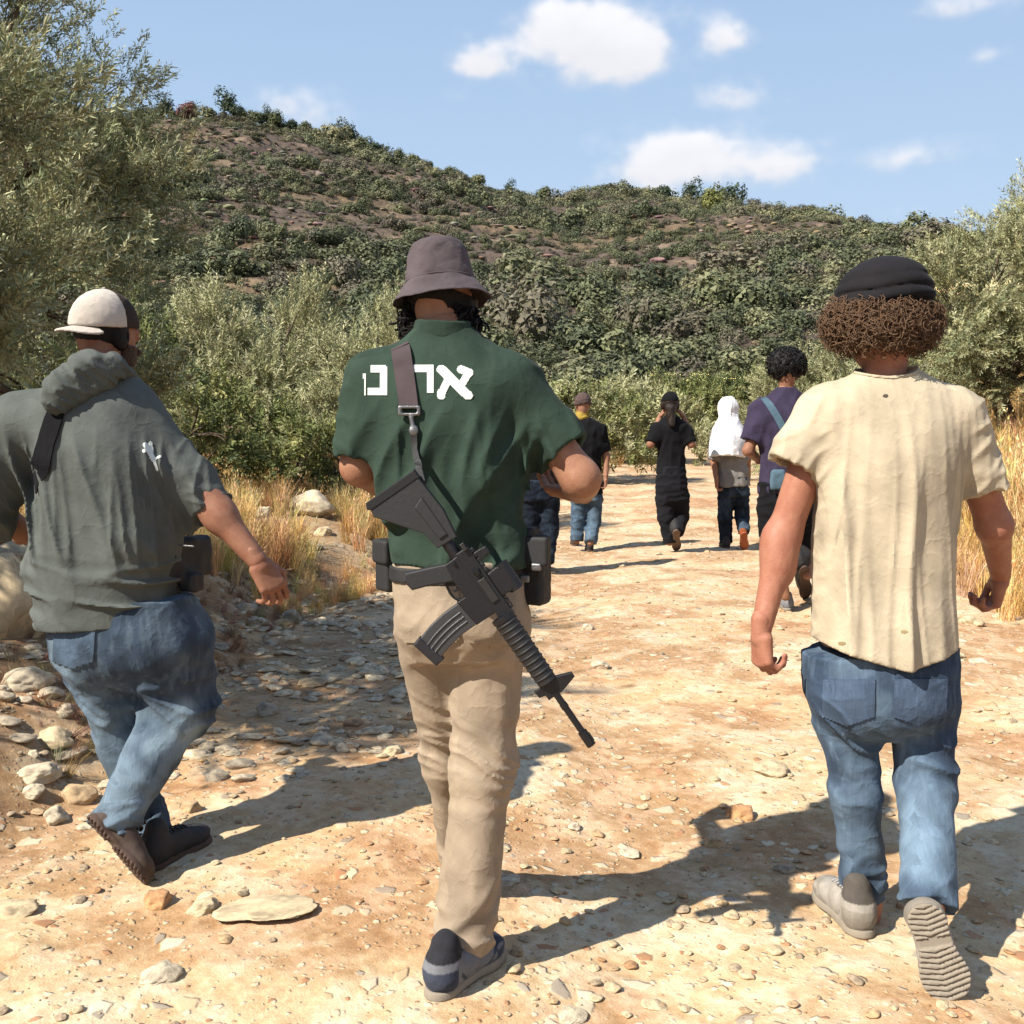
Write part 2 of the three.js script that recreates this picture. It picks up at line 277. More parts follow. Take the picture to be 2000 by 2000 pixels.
// the spot of a field seen at x, y of the photograph
const EYEP = V(0, EYE, 0), ray = (x, y) => J(x, y, 1).sub(EYEP).normalize(), spot = (f, x, y, d, off = 0) => land(f, J(x, y, d), ray(x, y), off);
function slope(f, q, s = 0.01) { return V(f(q.x + s, q.y, q.z) - f(q.x - s, q.y, q.z), f(q.x, q.y + s, q.z) - f(q.x, q.y - s, q.z), f(q.x, q.y, q.z + s) - f(q.x, q.y, q.z - s)).normalize(); }
const merge = (list) => { const ks = ['position', 'normal', 'uv']; const l = list.map((g) => { g = g.index ? g.toNonIndexed() : g; for (const k of Object.keys(g.attributes)) if (!ks.includes(k) && !(k === 'color' && list.every((q) => q.attributes.color))) g.deleteAttribute(k); return g; }); return mergeGeometries(l); };

// ---------------------------------------------------------------- the lie of the land (d = metres ahead of the viewer)
const pathL = (d) => d < 7 ? -1.45 : d < 12 ? lerp(-1.45, -0.15, sstep(7, 12.5, d)) : lerp(-0.15, 5.2, sstep(11, 42, d));
const pathR = (d) => 2.7 + 0.21 * Math.max(0, d - 3);
function landBase(x, d) {
  let h = d > 12 ? 0.031 * (d - 12) * sstep(12, 18, d) : 0;
  const l = pathL(d) - x + noise(x * 0.8, d * 0.8, 4) * 0.35, r = x - pathR(d) + noise(x * 0.7, d * 0.7, 9) * 0.35;
  if (l > 0) h += 0.26 * sstep(0, 1.0, l) + 0.10 * Math.min(l, 9);
  if (r > 0) h += 0.30 * sstep(0, 1.2, r) + 0.24 * Math.min(r, 7) * sstep(0, 2.5, r);
  return h;
}
function landY(x, d) {
  const off = Math.max(pathL(d) - x, x - pathR(d)), rough = 0.7 + 0.9 * sstep(-0.5, 0.6, off);
  let h = landBase(x, d);
  h += (noise(x * 0.9, d * 0.9, 1) * 0.035 + noise(x * 2.3, d * 2.3, 2) * 0.022) * rough;
  if (d < 22) { const a = noise(x * 6, d * 6, 3); h += (a * 0.013 + Math.abs(noise(x * 13, d * 13, 5)) * 0.012 + noise(x * 27, d * 27, 6) * 0.004) * rough; }
  // wheel ruts worn along the road
  for (const c of [0.35, 2.05]) { const u = (x - c - 0.16 * Math.max(0, d - 8) + noise(d * 0.5, c, 3) * 0.25); h -= 0.022 * Math.exp(-u * u * 14); }
  return h;
}
const onLand = (x, d) => V(x, landY(x, d), -d);

// sand, gravel and broken limestone of the road: 2.6 m a side
const pebble = (() => {
  const n = 1024, r = rng(21), d = new Float32Array(n * n * 5);
  for (let j = 0; j < n; j++) for (let i = 0; i < n; i++) {
    const x = i / n, y = j / n, k = (j * n + i) * 5, a = tfbm(x, y, 5, 5, 1), b = tfbm(x, y, 24, 4, 3), c = tfbm(x, y, 90, 3, 5), s = r();
    const t = sstep(0.42, 0.62, a), u = sstep(0.40, 0.62, b);
    d[k] = lerp(lerp(0.80, 0.93, t), lerp(0.90, 0.97, t), u) + (c - 0.45) * 0.20 + (s - 0.5) * 0.12;
    d[k + 1] = lerp(lerp(0.635, 0.80, t), lerp(0.74, 0.87, t), u) + (c - 0.45) * 0.24 + (s - 0.5) * 0.12;
    d[k + 2] = lerp(lerp(0.46, 0.63, t), lerp(0.585, 0.735, t), u) + (c - 0.45) * 0.26 + (s - 0.5) * 0.12;
    d[k + 3] = 0.25 + (b - 0.45) * 0.5 + (c - 0.45) * 0.55 + (s - 0.5) * 0.14;
  }
  for (let q = 0; q < 4200; q++) {                                  // chips and pebbles lying in the sand
    const cx = r() * n, cy = r() * n, big = r() < 0.06, ra = (big ? 7 + r() * 11 : 1.6 + r() * r() * 6.5), el = 0.55 + r() * 0.45, an = r() * 6.3, ph = r() * 6.3, m = Math.ceil(ra * 1.5), tone = r(), co = Math.cos(an), si = Math.sin(an);
    const c = tone < 0.55 ? [0.965, 0.90, 0.79] : tone < 0.78 ? [0.90, 0.78, 0.62] : tone < 0.92 ? [0.80, 0.58, 0.42] : [0.74, 0.69, 0.63], v = (r() - 0.5) * 0.12;
    for (let dj = -m; dj <= m; dj++) for (let di = -m; di <= m; di++) {
      const u = (di * co + dj * si), w = (-di * si + dj * co) / el; let e = Math.hypot(u, w) / ra * 0.82;
      for (let f = 0; f < 5; f++) { const t = ph + f * 1.256 + Math.sin(ph * 7 + f * 3) * 0.35; e = Math.max(e, (u * Math.cos(t) + w * Math.sin(t)) / (ra * (0.78 + 0.2 * Math.sin(f * 5 + ph)))); }
      if (e > 1) continue;
      const k = (((cy + dj + n) | 0) % n * n + ((cx + di + n) | 0) % n) * 5, a = sstep(1, 0.7, e), g = (r() - 0.5) * 0.06;
      for (let z = 0; z < 3; z++) d[k + z] = lerp(d[k + z], c[z] + v + g, a * 0.85);
      d[k + 3] = lerp(d[k + 3], 0.55 + Math.min(0.4, ra * 0.03) * (1 - e * e * 0.6), a);
    }
  }
  const pick = (o) => (x, y, i, j) => { const k = (j * n + i) * 5; return o ? [d[k + 3], d[k + 3], d[k + 3]] : [d[k], d[k + 1], d[k + 2]]; };
  return [tex(n, pick(0)), tex(n, pick(1), false)];
})();
const groundMat = new THREE.MeshStandardMaterial({ map: rep(pebble[0], 1 / 2.6), bumpMap: rep(pebble[1], 1 / 2.6), bumpScale: 0.008, roughness: 0.97, vertexColors: true, color: col(0.55, 0.55, 0.55) });

function gridSheet(xs, ds, yf, cf) {
  const nx = xs.length, nd = ds.length, pos = new Float32Array(nx * nd * 3), uv = new Float32Array(nx * nd * 2), c = new Float32Array(nx * nd * 3), idx = [], k = new THREE.Color();
  for (let j = 0; j < nd; j++) for (let i = 0; i < nx; i++) {
    const n = j * nx + i, x = xs[i], d = ds[j], y = yf(x, d); pos.set([x, y, -d], n * 3);
    uv.set([x + 0.25 * noise(d * 0.3, x * 0.3, 7), d + 0.25 * noise(x * 0.3, d * 0.3, 8)], n * 2); cf(x, d, y, k); c.set([k.r, k.g, k.b], n * 3);
    if (i && j) idx.push(n - nx - 1, n - nx, n, n - nx - 1, n, n - 1);
  }
  const g = new THREE.BufferGeometry(); g.setAttribute('position', new THREE.BufferAttribute(pos, 3)); g.setAttribute('uv', new THREE.BufferAttribute(uv, 2)); g.setAttribute('color', new THREE.BufferAttribute(c, 3)); g.setIndex(idx); g.computeVertexNormals();
  return g;
}
const steps = (list) => { const o = [list[0][0]]; for (const [to, s0, s1] of list.slice(1)) { const from = o[o.length - 1]; let x = from; while (x < to - 1e-6) { const t = (x - from) / (to - from); x = Math.min(to, x + lerp(s0, s1, t)); o.push(x); } } return o; };
{
  const xs = steps([[-70], [-22, 4, 0.9], [-4, 0.7, 0.08], [-2.4, 0.06, 0.022], [3.1, 0.022, 0.022], [6, 0.03, 0.12], [24, 0.14, 0.9], [80, 1, 4]]);
  const ds = steps([[-14], [0.4, 1.2, 0.12], [1.9, 0.1, 0.022], [5.2, 0.022, 0.024], [9, 0.025, 0.06], [16, 0.06, 0.14], [30, 0.15, 0.5], [50, 0.5, 1.2]]);
  const g = gridSheet(xs, ds, landY, (x, d, y, c) => {
    const off = Math.max(pathL(d) - x, x - pathR(d)) + noise(x * 1.6, d * 1.6, 11) * 0.45, v = sstep(-0.1, 0.7, off), n = fbm(x * 0.9, d * 0.9, 2, 4), o = sstep(0.02, 0.3, fbm(x * 0.55 + 9, d * 0.55, 6, 4));
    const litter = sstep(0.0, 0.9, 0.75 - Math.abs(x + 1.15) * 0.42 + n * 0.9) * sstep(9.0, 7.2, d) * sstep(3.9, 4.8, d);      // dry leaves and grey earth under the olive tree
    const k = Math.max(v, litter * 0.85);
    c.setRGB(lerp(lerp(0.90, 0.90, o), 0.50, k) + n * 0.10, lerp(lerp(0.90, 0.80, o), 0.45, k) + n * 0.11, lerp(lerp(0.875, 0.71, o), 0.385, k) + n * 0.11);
  });
  const o = part('ground', g, groundMat, scene); tag(o, null, null, null, 'structure');
}

// the hill across the valley: its crest as measured, from the high left shoulder down to the right
const CREST = [[-260, 92], [-150, 82], [-100, 72], [-80, 68.5], [-57.7, 68], [-44, 65.6], [-27.8, 60.8], [-16.7, 56.6], [0, 52.1], [8, 51], [14, 53], [22, 58], [34.6, 62.5], [55, 60.6], [76, 53], [97, 48.8], [111, 47.5], [150, 50], [220, 58], [320, 66]];
const crestY = (x) => { let i = 0; while (i < CREST.length - 2 && x > CREST[i + 1][0]) i++; const [a, b] = [CREST[i], CREST[i + 1]], t = clamp((x - a[0]) / (b[0] - a[0])); return lerp(a[1], b[1], t) - 1.6; };
const crestD = (x) => 222 + 55 * sstep(8, 40, x) + 8 * noise(x * 0.03, 3);
function hillY(x, d) {
  const cd = crestD(x), t = (d - 46) / (cd - 46), base = landBase(clamp(x, -12, 14), Math.min(d, 48));
  const H = crestY(x);
  let h;
  if (t < 1) { const s = clamp(t); h = lerp(base - 0.4, H, Math.pow(s, 1.06) + 0.05 * Math.sin(s * Math.PI) + 0.03 * noise(x * 0.02, d * 0.02, 2) * Math.sin(s * Math.PI)); } else h = H - (d - cd) * 0.35;
  h += (noise(x * 0.05, d * 0.05, 5) * 2.2 + noise(x * 0.14, d * 0.14, 6) * 0.9 + noise(x * 0.5, d * 0.5, 7) * 0.25) * sstep(0, 0.15, t) * (1 - 0.6 * sstep(0.9, 1, t));
  const s = 2.6, q = h / s + noise(x * 0.02, d * 0.02, 8) * 0.8, fq = q - Math.floor(q), tr = (Math.floor(q) + sstep(0.62, 0.98, fq) - q) * s;      // old field terraces
  return h + tr * 0.55 * sstep(0.04, 0.2, t) * clamp(0.5 + 1.2 * noise(x * 0.015, d * 0.02, 12));
}
const hillMat = new THREE.MeshStandardMaterial({ color: col(ALB, ALB, ALB), roughness: 1, vertexColors: true, map: rep(T.rock, 0.16), bumpMap: rep(T.rockBump, 0.2), bumpScale: 0.5 });
{
  const xs = steps([[-300], [-110, 6, 1.6], [95, 1.5, 1.5], [300, 1.8, 7]]), ds = steps([[47], [120, 1.2, 1.2], [300, 1.2, 1.6], [380, 3, 8]]);
  const g = gridSheet(xs, ds, hillY, (x, d, y, c) => {
    const a = fbm(x * 0.03, d * 0.04, 1, 4), b = fbm(x * 0.16, d * 0.22, 2, 4), gr = sstep(-0.05, 0.22, a), st = sstep(0.05, 0.25, b);
    // red-brown earth, straw and bare pale rock
    c.setRGB(lerp(lerp(0.150, 0.30, st), 0.31, gr * 0.55), lerp(lerp(0.112, 0.235, st), 0.235, gr * 0.55), lerp(lerp(0.098, 0.195, st), 0.135, gr * 0.55)).multiplyScalar(1 + b * 0.5);
  });
  tag(part('hill', g, hillMat, scene), null, null, null, 'structure');
}

// ---------------------------------------------------------------- stones
function stoneGeo(seed, sub = 2, flat = 0.6, rough = 0.28) {
  const g0 = new THREE.IcosahedronGeometry(1, sub), p = g0.attributes.position, r = rng(seed), pl = [];
  for (let i = 0; i < 9; i++) pl.push([V(r() * 2 - 1, r() * 2 - 1, r() * 2 - 1).normalize(), 0.62 + r() * 0.3]);
  const v = V();
  for (let i = 0; i < p.count; i++) {
    v.fromBufferAttribute(p, i); let m = 1;
    for (const [n, k] of pl) { const dd = v.dot(n); if (dd > 0.05) m = Math.min(m, k / dd); }
    m = Math.min(m, 1.05) * (1 + rough * fbm(v.x * 1.7 + seed, v.y * 1.7, v.z * 1.7, 5)); v.multiplyScalar(m); p.setXYZ(i, v.x, v.y * flat, v.z);
  }
  g0.deleteAttribute('normal'); g0.deleteAttribute('uv'); const g = mergeVertices(g0, 1e-4); g.computeVertexNormals(); return finish(g);
}
const stoneGeos = Array.from({ length: 7 }, (_, i) => stoneGeo(31 + i * 7, 9, 0.5 + 0.07 * i));
const pebbleGeos = Array.from({ length: 3 }, (_, i) => stoneGeo(131 + i * 5, 2, 0.6));
const stoneMat = (r, g, b) => new THREE.MeshStandardMaterial({ color: col(r * ALB, g * ALB, b * ALB), roughness: 0.95, map: rep(T.rock, 0.35), bumpMap: rep(T.rockBump, 0.4), bumpScale: 0.004 });
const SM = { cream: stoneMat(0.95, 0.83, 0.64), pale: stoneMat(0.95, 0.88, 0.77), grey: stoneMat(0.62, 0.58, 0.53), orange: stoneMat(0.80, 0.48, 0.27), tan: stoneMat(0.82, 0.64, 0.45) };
const ROCKS = [];
function stone(x, y, wpx, m, k, label, o = {}) {
  const dd = Gd(y, o.h ?? 0), p = J(x, y, dd), d = -p.z, w = wid(wpx, d) / 2, s = lit(new THREE.Mesh(stoneGeos[k % 7], SM[m]));
  s.name = numbered(o.name ?? 'stone'); s.scale.set(w, w * (o.tall ?? 0.75), w * (o.deep ?? 0.8)); s.rotation.set((o.tilt ?? 0), (o.turn ?? k * 1.3), 0, 'YXZ');
  s.position.set(p.x, landY(p.x, d) + w * (o.up ?? 0.10), p.z); tag(s, label, 'stone', o.group); scene.add(s); if (o.name || o.h) ROCKS.push([p.x, d, w]); return s;
}
{
  stone(305, 1840, 96, 'pale', 1, 'smooth cream oval stone lying alone in the sand, lower left', { tall: 0.55 });
  stone(500, 1728, 190, 'cream', 2, 'broad flat pale slab at the edge of the long leg shadow', { tall: 0.16, deep: 0.62, turn: 0.3 });
  stone(385, 1722, 66, 'cream', 3, 'small pale stone beside the broad flat slab', { tall: 0.7 });
  stone(300, 1705, 80, 'orange', 4, 'rust orange stone in front of the lifted brown shoe', { tall: 0.7 });
  stone(30, 1722, 90, 'cream', 5, 'flat cream stone at the picture edge below the lifted shoe', { tall: 0.4, tilt: 0.2 });
  stone(15, 1335, 170, 'cream', 6, 'large boulder half in shade at the foot of the left bank', { tall: 1.5, deep: 1, name: 'boulder', up: 0.35 });
  stone(52, 1190, 120, 'pale', 0, 'large sunlit whitish boulder on the bank behind the hooded walker', { tall: 1.0, name: 'boulder', up: 0.3 });
  stone(22, 1215, 90, 'cream', 4, 'pale boulder beside the large whitish one on the bank', { tall: 0.8, name: 'boulder', up: 0.2 });
  stone(60, 1410, 110, 'pale', 1, 'pale angular stone below the largest boulder', { tall: 0.8 });
  stone(105, 1462, 92, 'cream', 2, 'cream stone behind the light blue trouser leg', { tall: 0.8 });
  stone(72, 1510, 96, 'pale', 3, 'pale stone in leaf litter at the left verge', { tall: 0.6 });
  stone(150, 1512, 76, 'tan', 5, 'rounded tan stone just above the lifted brown sole', { tall: 0.8 });
  stone(105, 1550, 62, 'pale', 6, 'small whitish stone left of the lifted brown sole', { tall: 0.8 });
  stone(165, 1560, 40, 'pale', 0, 'very small white stone touching the lifted brown sole', { tall: 0.8 });
  stone(590, 966, 100, 'pale', 1, 'whitish rock standing tall in the dry grass, upper of two', { tall: 1.1, name: 'rock', h: 0.3, up: 0.45 });
  stone(592, 1020, 96, 'pale', 2, 'whitish rock in the dry grass, lower of two', { tall: 1.0, name: 'rock', h: 0.18, up: 0.3 });
  stone(612, 1062, 40, 'cream', 3, 'small cream rock below the two whitish rocks', { tall: 0.9, h: 0.1 });
  stone(500, 1030, 46, 'pale', 4, 'small white rock in dry grass by the bare forearm', { tall: 0.9, h: 0.15 });
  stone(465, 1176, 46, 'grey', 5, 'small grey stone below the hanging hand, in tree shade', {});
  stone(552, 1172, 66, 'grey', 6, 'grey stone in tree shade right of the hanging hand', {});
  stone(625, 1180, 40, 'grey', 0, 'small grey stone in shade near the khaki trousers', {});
  stone(590, 1290, 70, 'tan', 1, 'flat brown stone in the middle of the tree shade', { tall: 0.4 });
  stone(720, 1112, 50, 'cream', 2, 'cream stone in sun beside the left hip of the green shirt walker', {});
  stone(742, 1428, 46, 'cream', 3, 'cream stone at the lower edge of the tree shade', {});
  stone(1398, 1532, 70, 'orange', 4, 'orange brown rock in the road between the two nearest shadows', { tall: 0.8 });
  stone(1845, 1098, 70, 'pale', 5, 'white rock beside the right arm of the tan shirt walker', { tall: 0.8, up: 0.25 });
  stone(1832, 1182, 56, 'cream', 6, 'cream stone below the white rock at the right verge', { tall: 0.6 });
  stone(1808, 1240, 40, 'cream', 0, 'small cream stone right of the tan shirt hem', {});
  stone(1080, 1905, 74, 'pale', 1, 'pale half buried stone at the bottom edge beside the shoe', { tall: 0.35 });
  stone(1235, 1880, 54, 'cream', 2, 'cream half buried stone at the bottom edge, centre', { tall: 0.35 });
  stone(960, 1660, 60, 'pale', 3, 'pale flat chip right of the khaki trouser cuff', { tall: 0.25 });
  stone(1190, 1590, 56, 'pale', 4, 'pale flat chip above the shadow of the khaki legs', { tall: 0.25 });
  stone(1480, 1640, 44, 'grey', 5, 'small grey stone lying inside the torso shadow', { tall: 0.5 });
  stone(1150, 880, 46, 'cream', 6, 'pale kerb stone at the far bend of the road', { tall: 0.7 });
  stone(1210, 872, 60, 'tan', 0, 'low tan rock at the far bend of the road', { tall: 0.4 });
  // unremarkable stones strewn along the verges, which nothing tells apart
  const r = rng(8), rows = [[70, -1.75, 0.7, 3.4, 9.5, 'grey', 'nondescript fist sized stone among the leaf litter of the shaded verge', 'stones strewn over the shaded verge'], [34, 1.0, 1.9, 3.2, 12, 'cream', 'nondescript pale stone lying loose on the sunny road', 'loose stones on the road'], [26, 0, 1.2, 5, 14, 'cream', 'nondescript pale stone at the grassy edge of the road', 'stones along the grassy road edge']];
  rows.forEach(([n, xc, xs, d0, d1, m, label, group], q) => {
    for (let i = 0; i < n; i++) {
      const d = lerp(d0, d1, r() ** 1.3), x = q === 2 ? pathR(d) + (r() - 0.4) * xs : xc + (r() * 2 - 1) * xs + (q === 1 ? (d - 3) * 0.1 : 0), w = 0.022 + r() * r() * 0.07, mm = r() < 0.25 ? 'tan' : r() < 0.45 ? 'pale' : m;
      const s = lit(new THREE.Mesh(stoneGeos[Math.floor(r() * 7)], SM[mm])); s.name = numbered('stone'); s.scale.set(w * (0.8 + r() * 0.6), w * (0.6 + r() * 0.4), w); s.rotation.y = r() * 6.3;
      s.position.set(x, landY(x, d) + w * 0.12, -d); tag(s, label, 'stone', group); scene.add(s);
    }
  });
}
function scatter(name, geo, mat, list, parent = scene, label, category) {
  const o = new THREE.InstancedMesh(geo, mat, list.length), m = new THREE.Matrix4(), q = new THREE.Quaternion(), e = new THREE.Euler(), c = new THREE.Color();
  list.forEach((t, i) => { if (t.q) q.copy(t.q); else q.setFromEuler(e.set(t.rx ?? 0, t.ry ?? 0, t.rz ?? 0, 'YXZ')); m.compose(t.p, q, t.s.isVector3 ? t.s : V(t.s, t.s, t.s)); o.setMatrixAt(i, m); if (t.c) o.setColorAt(i, c.setRGB(t.c[0], t.c[1], t.c[2])); });
  lit(o); o.name = parent === scene ? numbered(name) : name; o.userData.kind = 'stuff'; if (label) tag(o, label, category); parent.add(o); return o;
}
{
  const r = rng(12), mat = new THREE.MeshStandardMaterial({ color: col(ALB, ALB, ALB), roughness: 0.97, map: rep(T.rock, 0.4), bumpMap: rep(T.rockBump, 0.5), bumpScale: 0.002 });
  pebbleGeos.forEach((g) => {
    const list = [];
    for (let i = 0; i < 8500; i++) {
      const d = 1.5 + r() ** 1.7 * 15, x = -3.2 * (0.4 + d / 8) + r() * (3.2 + 3.6) * (0.4 + d / 8), cl = 0.5 + fbm(x * 0.8, d * 0.8, 15, 3) * 1.4; if (r() > cl) continue;
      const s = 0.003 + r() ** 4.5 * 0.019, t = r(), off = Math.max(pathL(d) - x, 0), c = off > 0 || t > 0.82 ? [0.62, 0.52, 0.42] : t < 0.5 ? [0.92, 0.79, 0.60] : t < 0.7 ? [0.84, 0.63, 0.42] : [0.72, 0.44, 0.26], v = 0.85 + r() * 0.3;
      list.push({ p: V(x, landY(x, d) + s * 0.2, -d), s: V(s * (0.8 + r() * 0.6), s * (0.5 + r() * 0.5), s), ry: r() * 6.3, rx: (r() - 0.5) * 0.5, c: c.map((q) => q * v) });
    }
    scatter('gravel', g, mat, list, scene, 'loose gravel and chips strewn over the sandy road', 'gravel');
  });
}
{                                                                   // rubble of the shaded verge, too much to count
  const r = rng(61), list = [];
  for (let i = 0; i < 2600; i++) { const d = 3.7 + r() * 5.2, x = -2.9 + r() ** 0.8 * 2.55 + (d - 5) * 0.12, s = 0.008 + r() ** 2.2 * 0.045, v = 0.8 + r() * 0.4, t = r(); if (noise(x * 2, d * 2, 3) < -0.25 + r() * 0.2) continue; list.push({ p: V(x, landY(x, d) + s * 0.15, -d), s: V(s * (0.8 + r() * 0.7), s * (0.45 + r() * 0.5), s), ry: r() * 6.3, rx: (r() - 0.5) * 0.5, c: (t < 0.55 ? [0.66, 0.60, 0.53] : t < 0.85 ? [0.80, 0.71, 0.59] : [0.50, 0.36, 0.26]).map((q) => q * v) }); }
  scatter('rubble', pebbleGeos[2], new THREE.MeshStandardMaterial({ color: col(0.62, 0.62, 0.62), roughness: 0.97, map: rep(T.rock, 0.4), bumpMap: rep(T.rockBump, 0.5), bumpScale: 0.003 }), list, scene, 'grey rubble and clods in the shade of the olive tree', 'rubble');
}

// ---------------------------------------------------------------- plants
const leafMat = (o = {}) => new THREE.MeshPhysicalMaterial({ color: col(0.8, 0.8, 0.8), roughness: 0.62, transmission: o.tr ?? 0.28, thickness: 0, specularIntensity: 0.35, vertexColors: true, side: THREE.DoubleSide });
const LEAF = leafMat(), DRY = leafMat({ tr: 0.3 }), barkMat = new THREE.MeshStandardMaterial({ color: col(0.22, 0.18, 0.14), roughness: 1, map: rep(T.bark, 1.2), bumpMap: rep(T.bark, 1.2), bumpScale: 0.03 });
// a twig with narrow leaves; up = +y, 1 = its length
function spray(seed, n, len, wd, spread) {
  const r = rng(seed), pos = [], cl = [], leaf = (b, dir, side, l, w, c) => {
    const m = b.clone().addScaledVector(dir, l * 0.5), t = b.clone().addScaledVector(dir, l), up = V().crossVectors(dir, side).multiplyScalar(w * 0.35), a = m.clone().addScaledVector(side, w).add(up), e = m.clone().addScaledVector(side, -w).add(up);
    for (const q of [b, a, t, b, t, e]) { pos.push(q.x, q.y, q.z); cl.push(...c); }
  };
  for (let i = 0; i < n; i++) {
    const y = 0.08 + 0.9 * (i / n), az = i * 2.4 + r(), tl = spread * (0.5 + r() * 0.7), dir = V(Math.cos(az) * Math.sin(tl), Math.cos(tl), Math.sin(az) * Math.sin(tl)), side = V(-Math.sin(az + r()), 0, Math.cos(az + r())).normalize(), v = 0.72 + r() * 0.56, g = 0.95 + r() * 0.1;
    leaf(V((r() - 0.5) * 0.05, y * 0.95, (r() - 0.5) * 0.05), dir.normalize(), side, len * (0.7 + r() * 0.5), wd * (0.75 + r() * 0.5), [v * g, v, v * (1.9 - g)]);
  }
  for (let k = 0; k < 3; k++) { const a = k * 2.1, b = a + 2.1, q = 0.009; for (const [x, y, z] of [[Math.cos(a) * q, 0, Math.sin(a) * q], [Math.cos(b) * q, 0, Math.sin(b) * q], [0, 1, 0]]) { pos.push(x, y, z); cl.push(0.9, 0.7, 0.55); } }
  const g = new THREE.BufferGeometry(); g.setAttribute('position', new THREE.Float32BufferAttribute(pos, 3)); g.setAttribute('color', new THREE.Float32BufferAttribute(cl, 3)); g.computeVertexNormals(); return g;
}
const oliveSprays = [spray(3, 30, 0.175, 0.023, 0.85), spray(4, 26, 0.19, 0.024, 1.05)];
const bushSprays = [spray(6, 20, 0.28, 0.055, 1.0), spray(7, 16, 0.32, 0.06, 1.2)];
function tubeLimb(pts, r0, r1, rad = 7) {
  const c = new THREE.CatmullRomCurve3(pts), n = pts.length * 5, g = new THREE.TubeGeometry(c, n, 1, rad, false), p = g.attributes.position, ctr = V();
  for (let i = 0; i <= n; i++) { c.getPointAt(i / n, ctr); const k = lerp(r0, r1, i / n); for (let j = 0; j <= rad; j++) { const q = i * (rad + 1) + j, w = 1 + 0.22 * noise(i * 0.7, j * 1.1, r0 * 90); p.setXYZ(q, ctr.x + (p.getX(q) - ctr.x) * k * w, ctr.y + (p.getY(q) - ctr.y) * k * w, ctr.z + (p.getZ(q) - ctr.z) * k * w); } }
  g.computeVertexNormals(); return g.toNonIndexed();
}
const upQ = (dir, r) => { const q = new THREE.Quaternion().setFromUnitVectors(V(0, 1, 0), dir); return q.multiply(new THREE.Quaternion().setFromAxisAngle(V(0, 1, 0), r * 6.283)); };
// clusters: [[x, y, z, radius], ...] relative to the foot; leaves gather in clumps round the limbs' ends
function leafyTree(name, label, category, foot, o) {
  const r = rng(o.seed), t = thing(name, label, category, foot, o.group), limbs = [], lists = [[], []];
  const fork = V(o.lean?.[0] ?? 0, o.fork, o.lean?.[1] ?? 0);
  if (o.trunk) limbs.push(tubeLimb([V(0, -0.25, 0), V(fork.x * 0.3 + 0.05, o.fork * 0.45, fork.z * 0.3), fork], o.trunk, o.trunk * 0.62, 9));
  for (const [cx, cy, cz, cr, thin = 1] of o.clusters) {
    const c = V(cx, cy, cz), start = o.trunk ? fork.clone() : V(cx * 0.15, 0, cz * 0.15), mid = start.clone().lerp(c, 0.55).add(V((r() - 0.5) * 0.3, (r() - 0.2) * 0.25, (r() - 0.5) * 0.3));
    limbs.push(tubeLimb([start, mid, c], (o.trunk ?? 0.05) * 0.42, 0.012, 5));
    const n = Math.round(o.density * thin * cr * cr * (1 + r() * 0.3)), clumps = Array.from({ length: Math.max(3, Math.round(cr * 9)) }, () => { const v = V(r() * 2 - 1, r() * 1.7 - 0.75, r() * 2 - 1).normalize().multiplyScalar(cr * (0.35 + 0.65 * Math.cbrt(r()))); return [c.clone().add(v), cr * (0.2 + r() * 0.22)]; });
    for (const [q] of clumps) limbs.push(tubeLimb([c.clone().lerp(start, 0.15), c.clone().lerp(q, 0.5).add(V(0, 0.04, 0)), q], 0.016, 0.004, 4));
    for (let i = 0; i < n; i++) {
      const [q, k] = clumps[Math.floor(r() * clumps.length)], g = V(r() + r() + r() - 1.5, r() + r() + r() - 1.5, r() + r() + r() - 1.5).multiplyScalar(1.15 * k), p = q.clone().add(g);
      const out = p.clone().sub(c).normalize(), dir = out.multiplyScalar(o.out ?? 0.8).add(V((r() - 0.5) * 1.1, (o.rise ?? 0.55) * (0.4 + r()) - (r() < (o.droop ?? 0.15) ? 1.2 : 0), (r() - 0.5) * 1.1)).normalize();
      const tone = o.tones[Math.floor(r() * o.tones.length)], v = 0.75 + r() * 0.5;
      lists[i & 1].push({ p, q: upQ(dir, r()), s: (o.leaf ?? 0.26) * (0.7 + r() * 0.6), c: tone.map((x) => x * v) });
    }
  }
  part(o.trunk ? 'trunk' : 'stem', merge(limbs.map((g) => { if (!g.attributes.uv) return finish(g); return g; })), barkMat, t);
  const S = o.sprays ?? oliveSprays; S.forEach((g, i) => scatter('crown', g, o.mat ?? LEAF, lists[i % 2], t));
  return t;
}
const OLIVE = [[0.312, 0.336, 0.194], [0.39, 0.398, 0.257], [0.242, 0.272, 0.155], [0.515, 0.515, 0.342], [0.312, 0.296, 0.163]];
const OLIVEPALE = [[0.441, 0.441, 0.28], [0.382, 0.39, 0.221], [0.529, 0.514, 0.339], [0.323, 0.331, 0.192]];
const GREEN = [[0.19, 0.215, 0.075], [0.24, 0.265, 0.105], [0.30, 0.305, 0.13], [0.14, 0.17, 0.06]];
const DARK = [[0.0715, 0.0975, 0.0416], [0.0975, 0.13, 0.052], [0.124, 0.15, 0.065]];
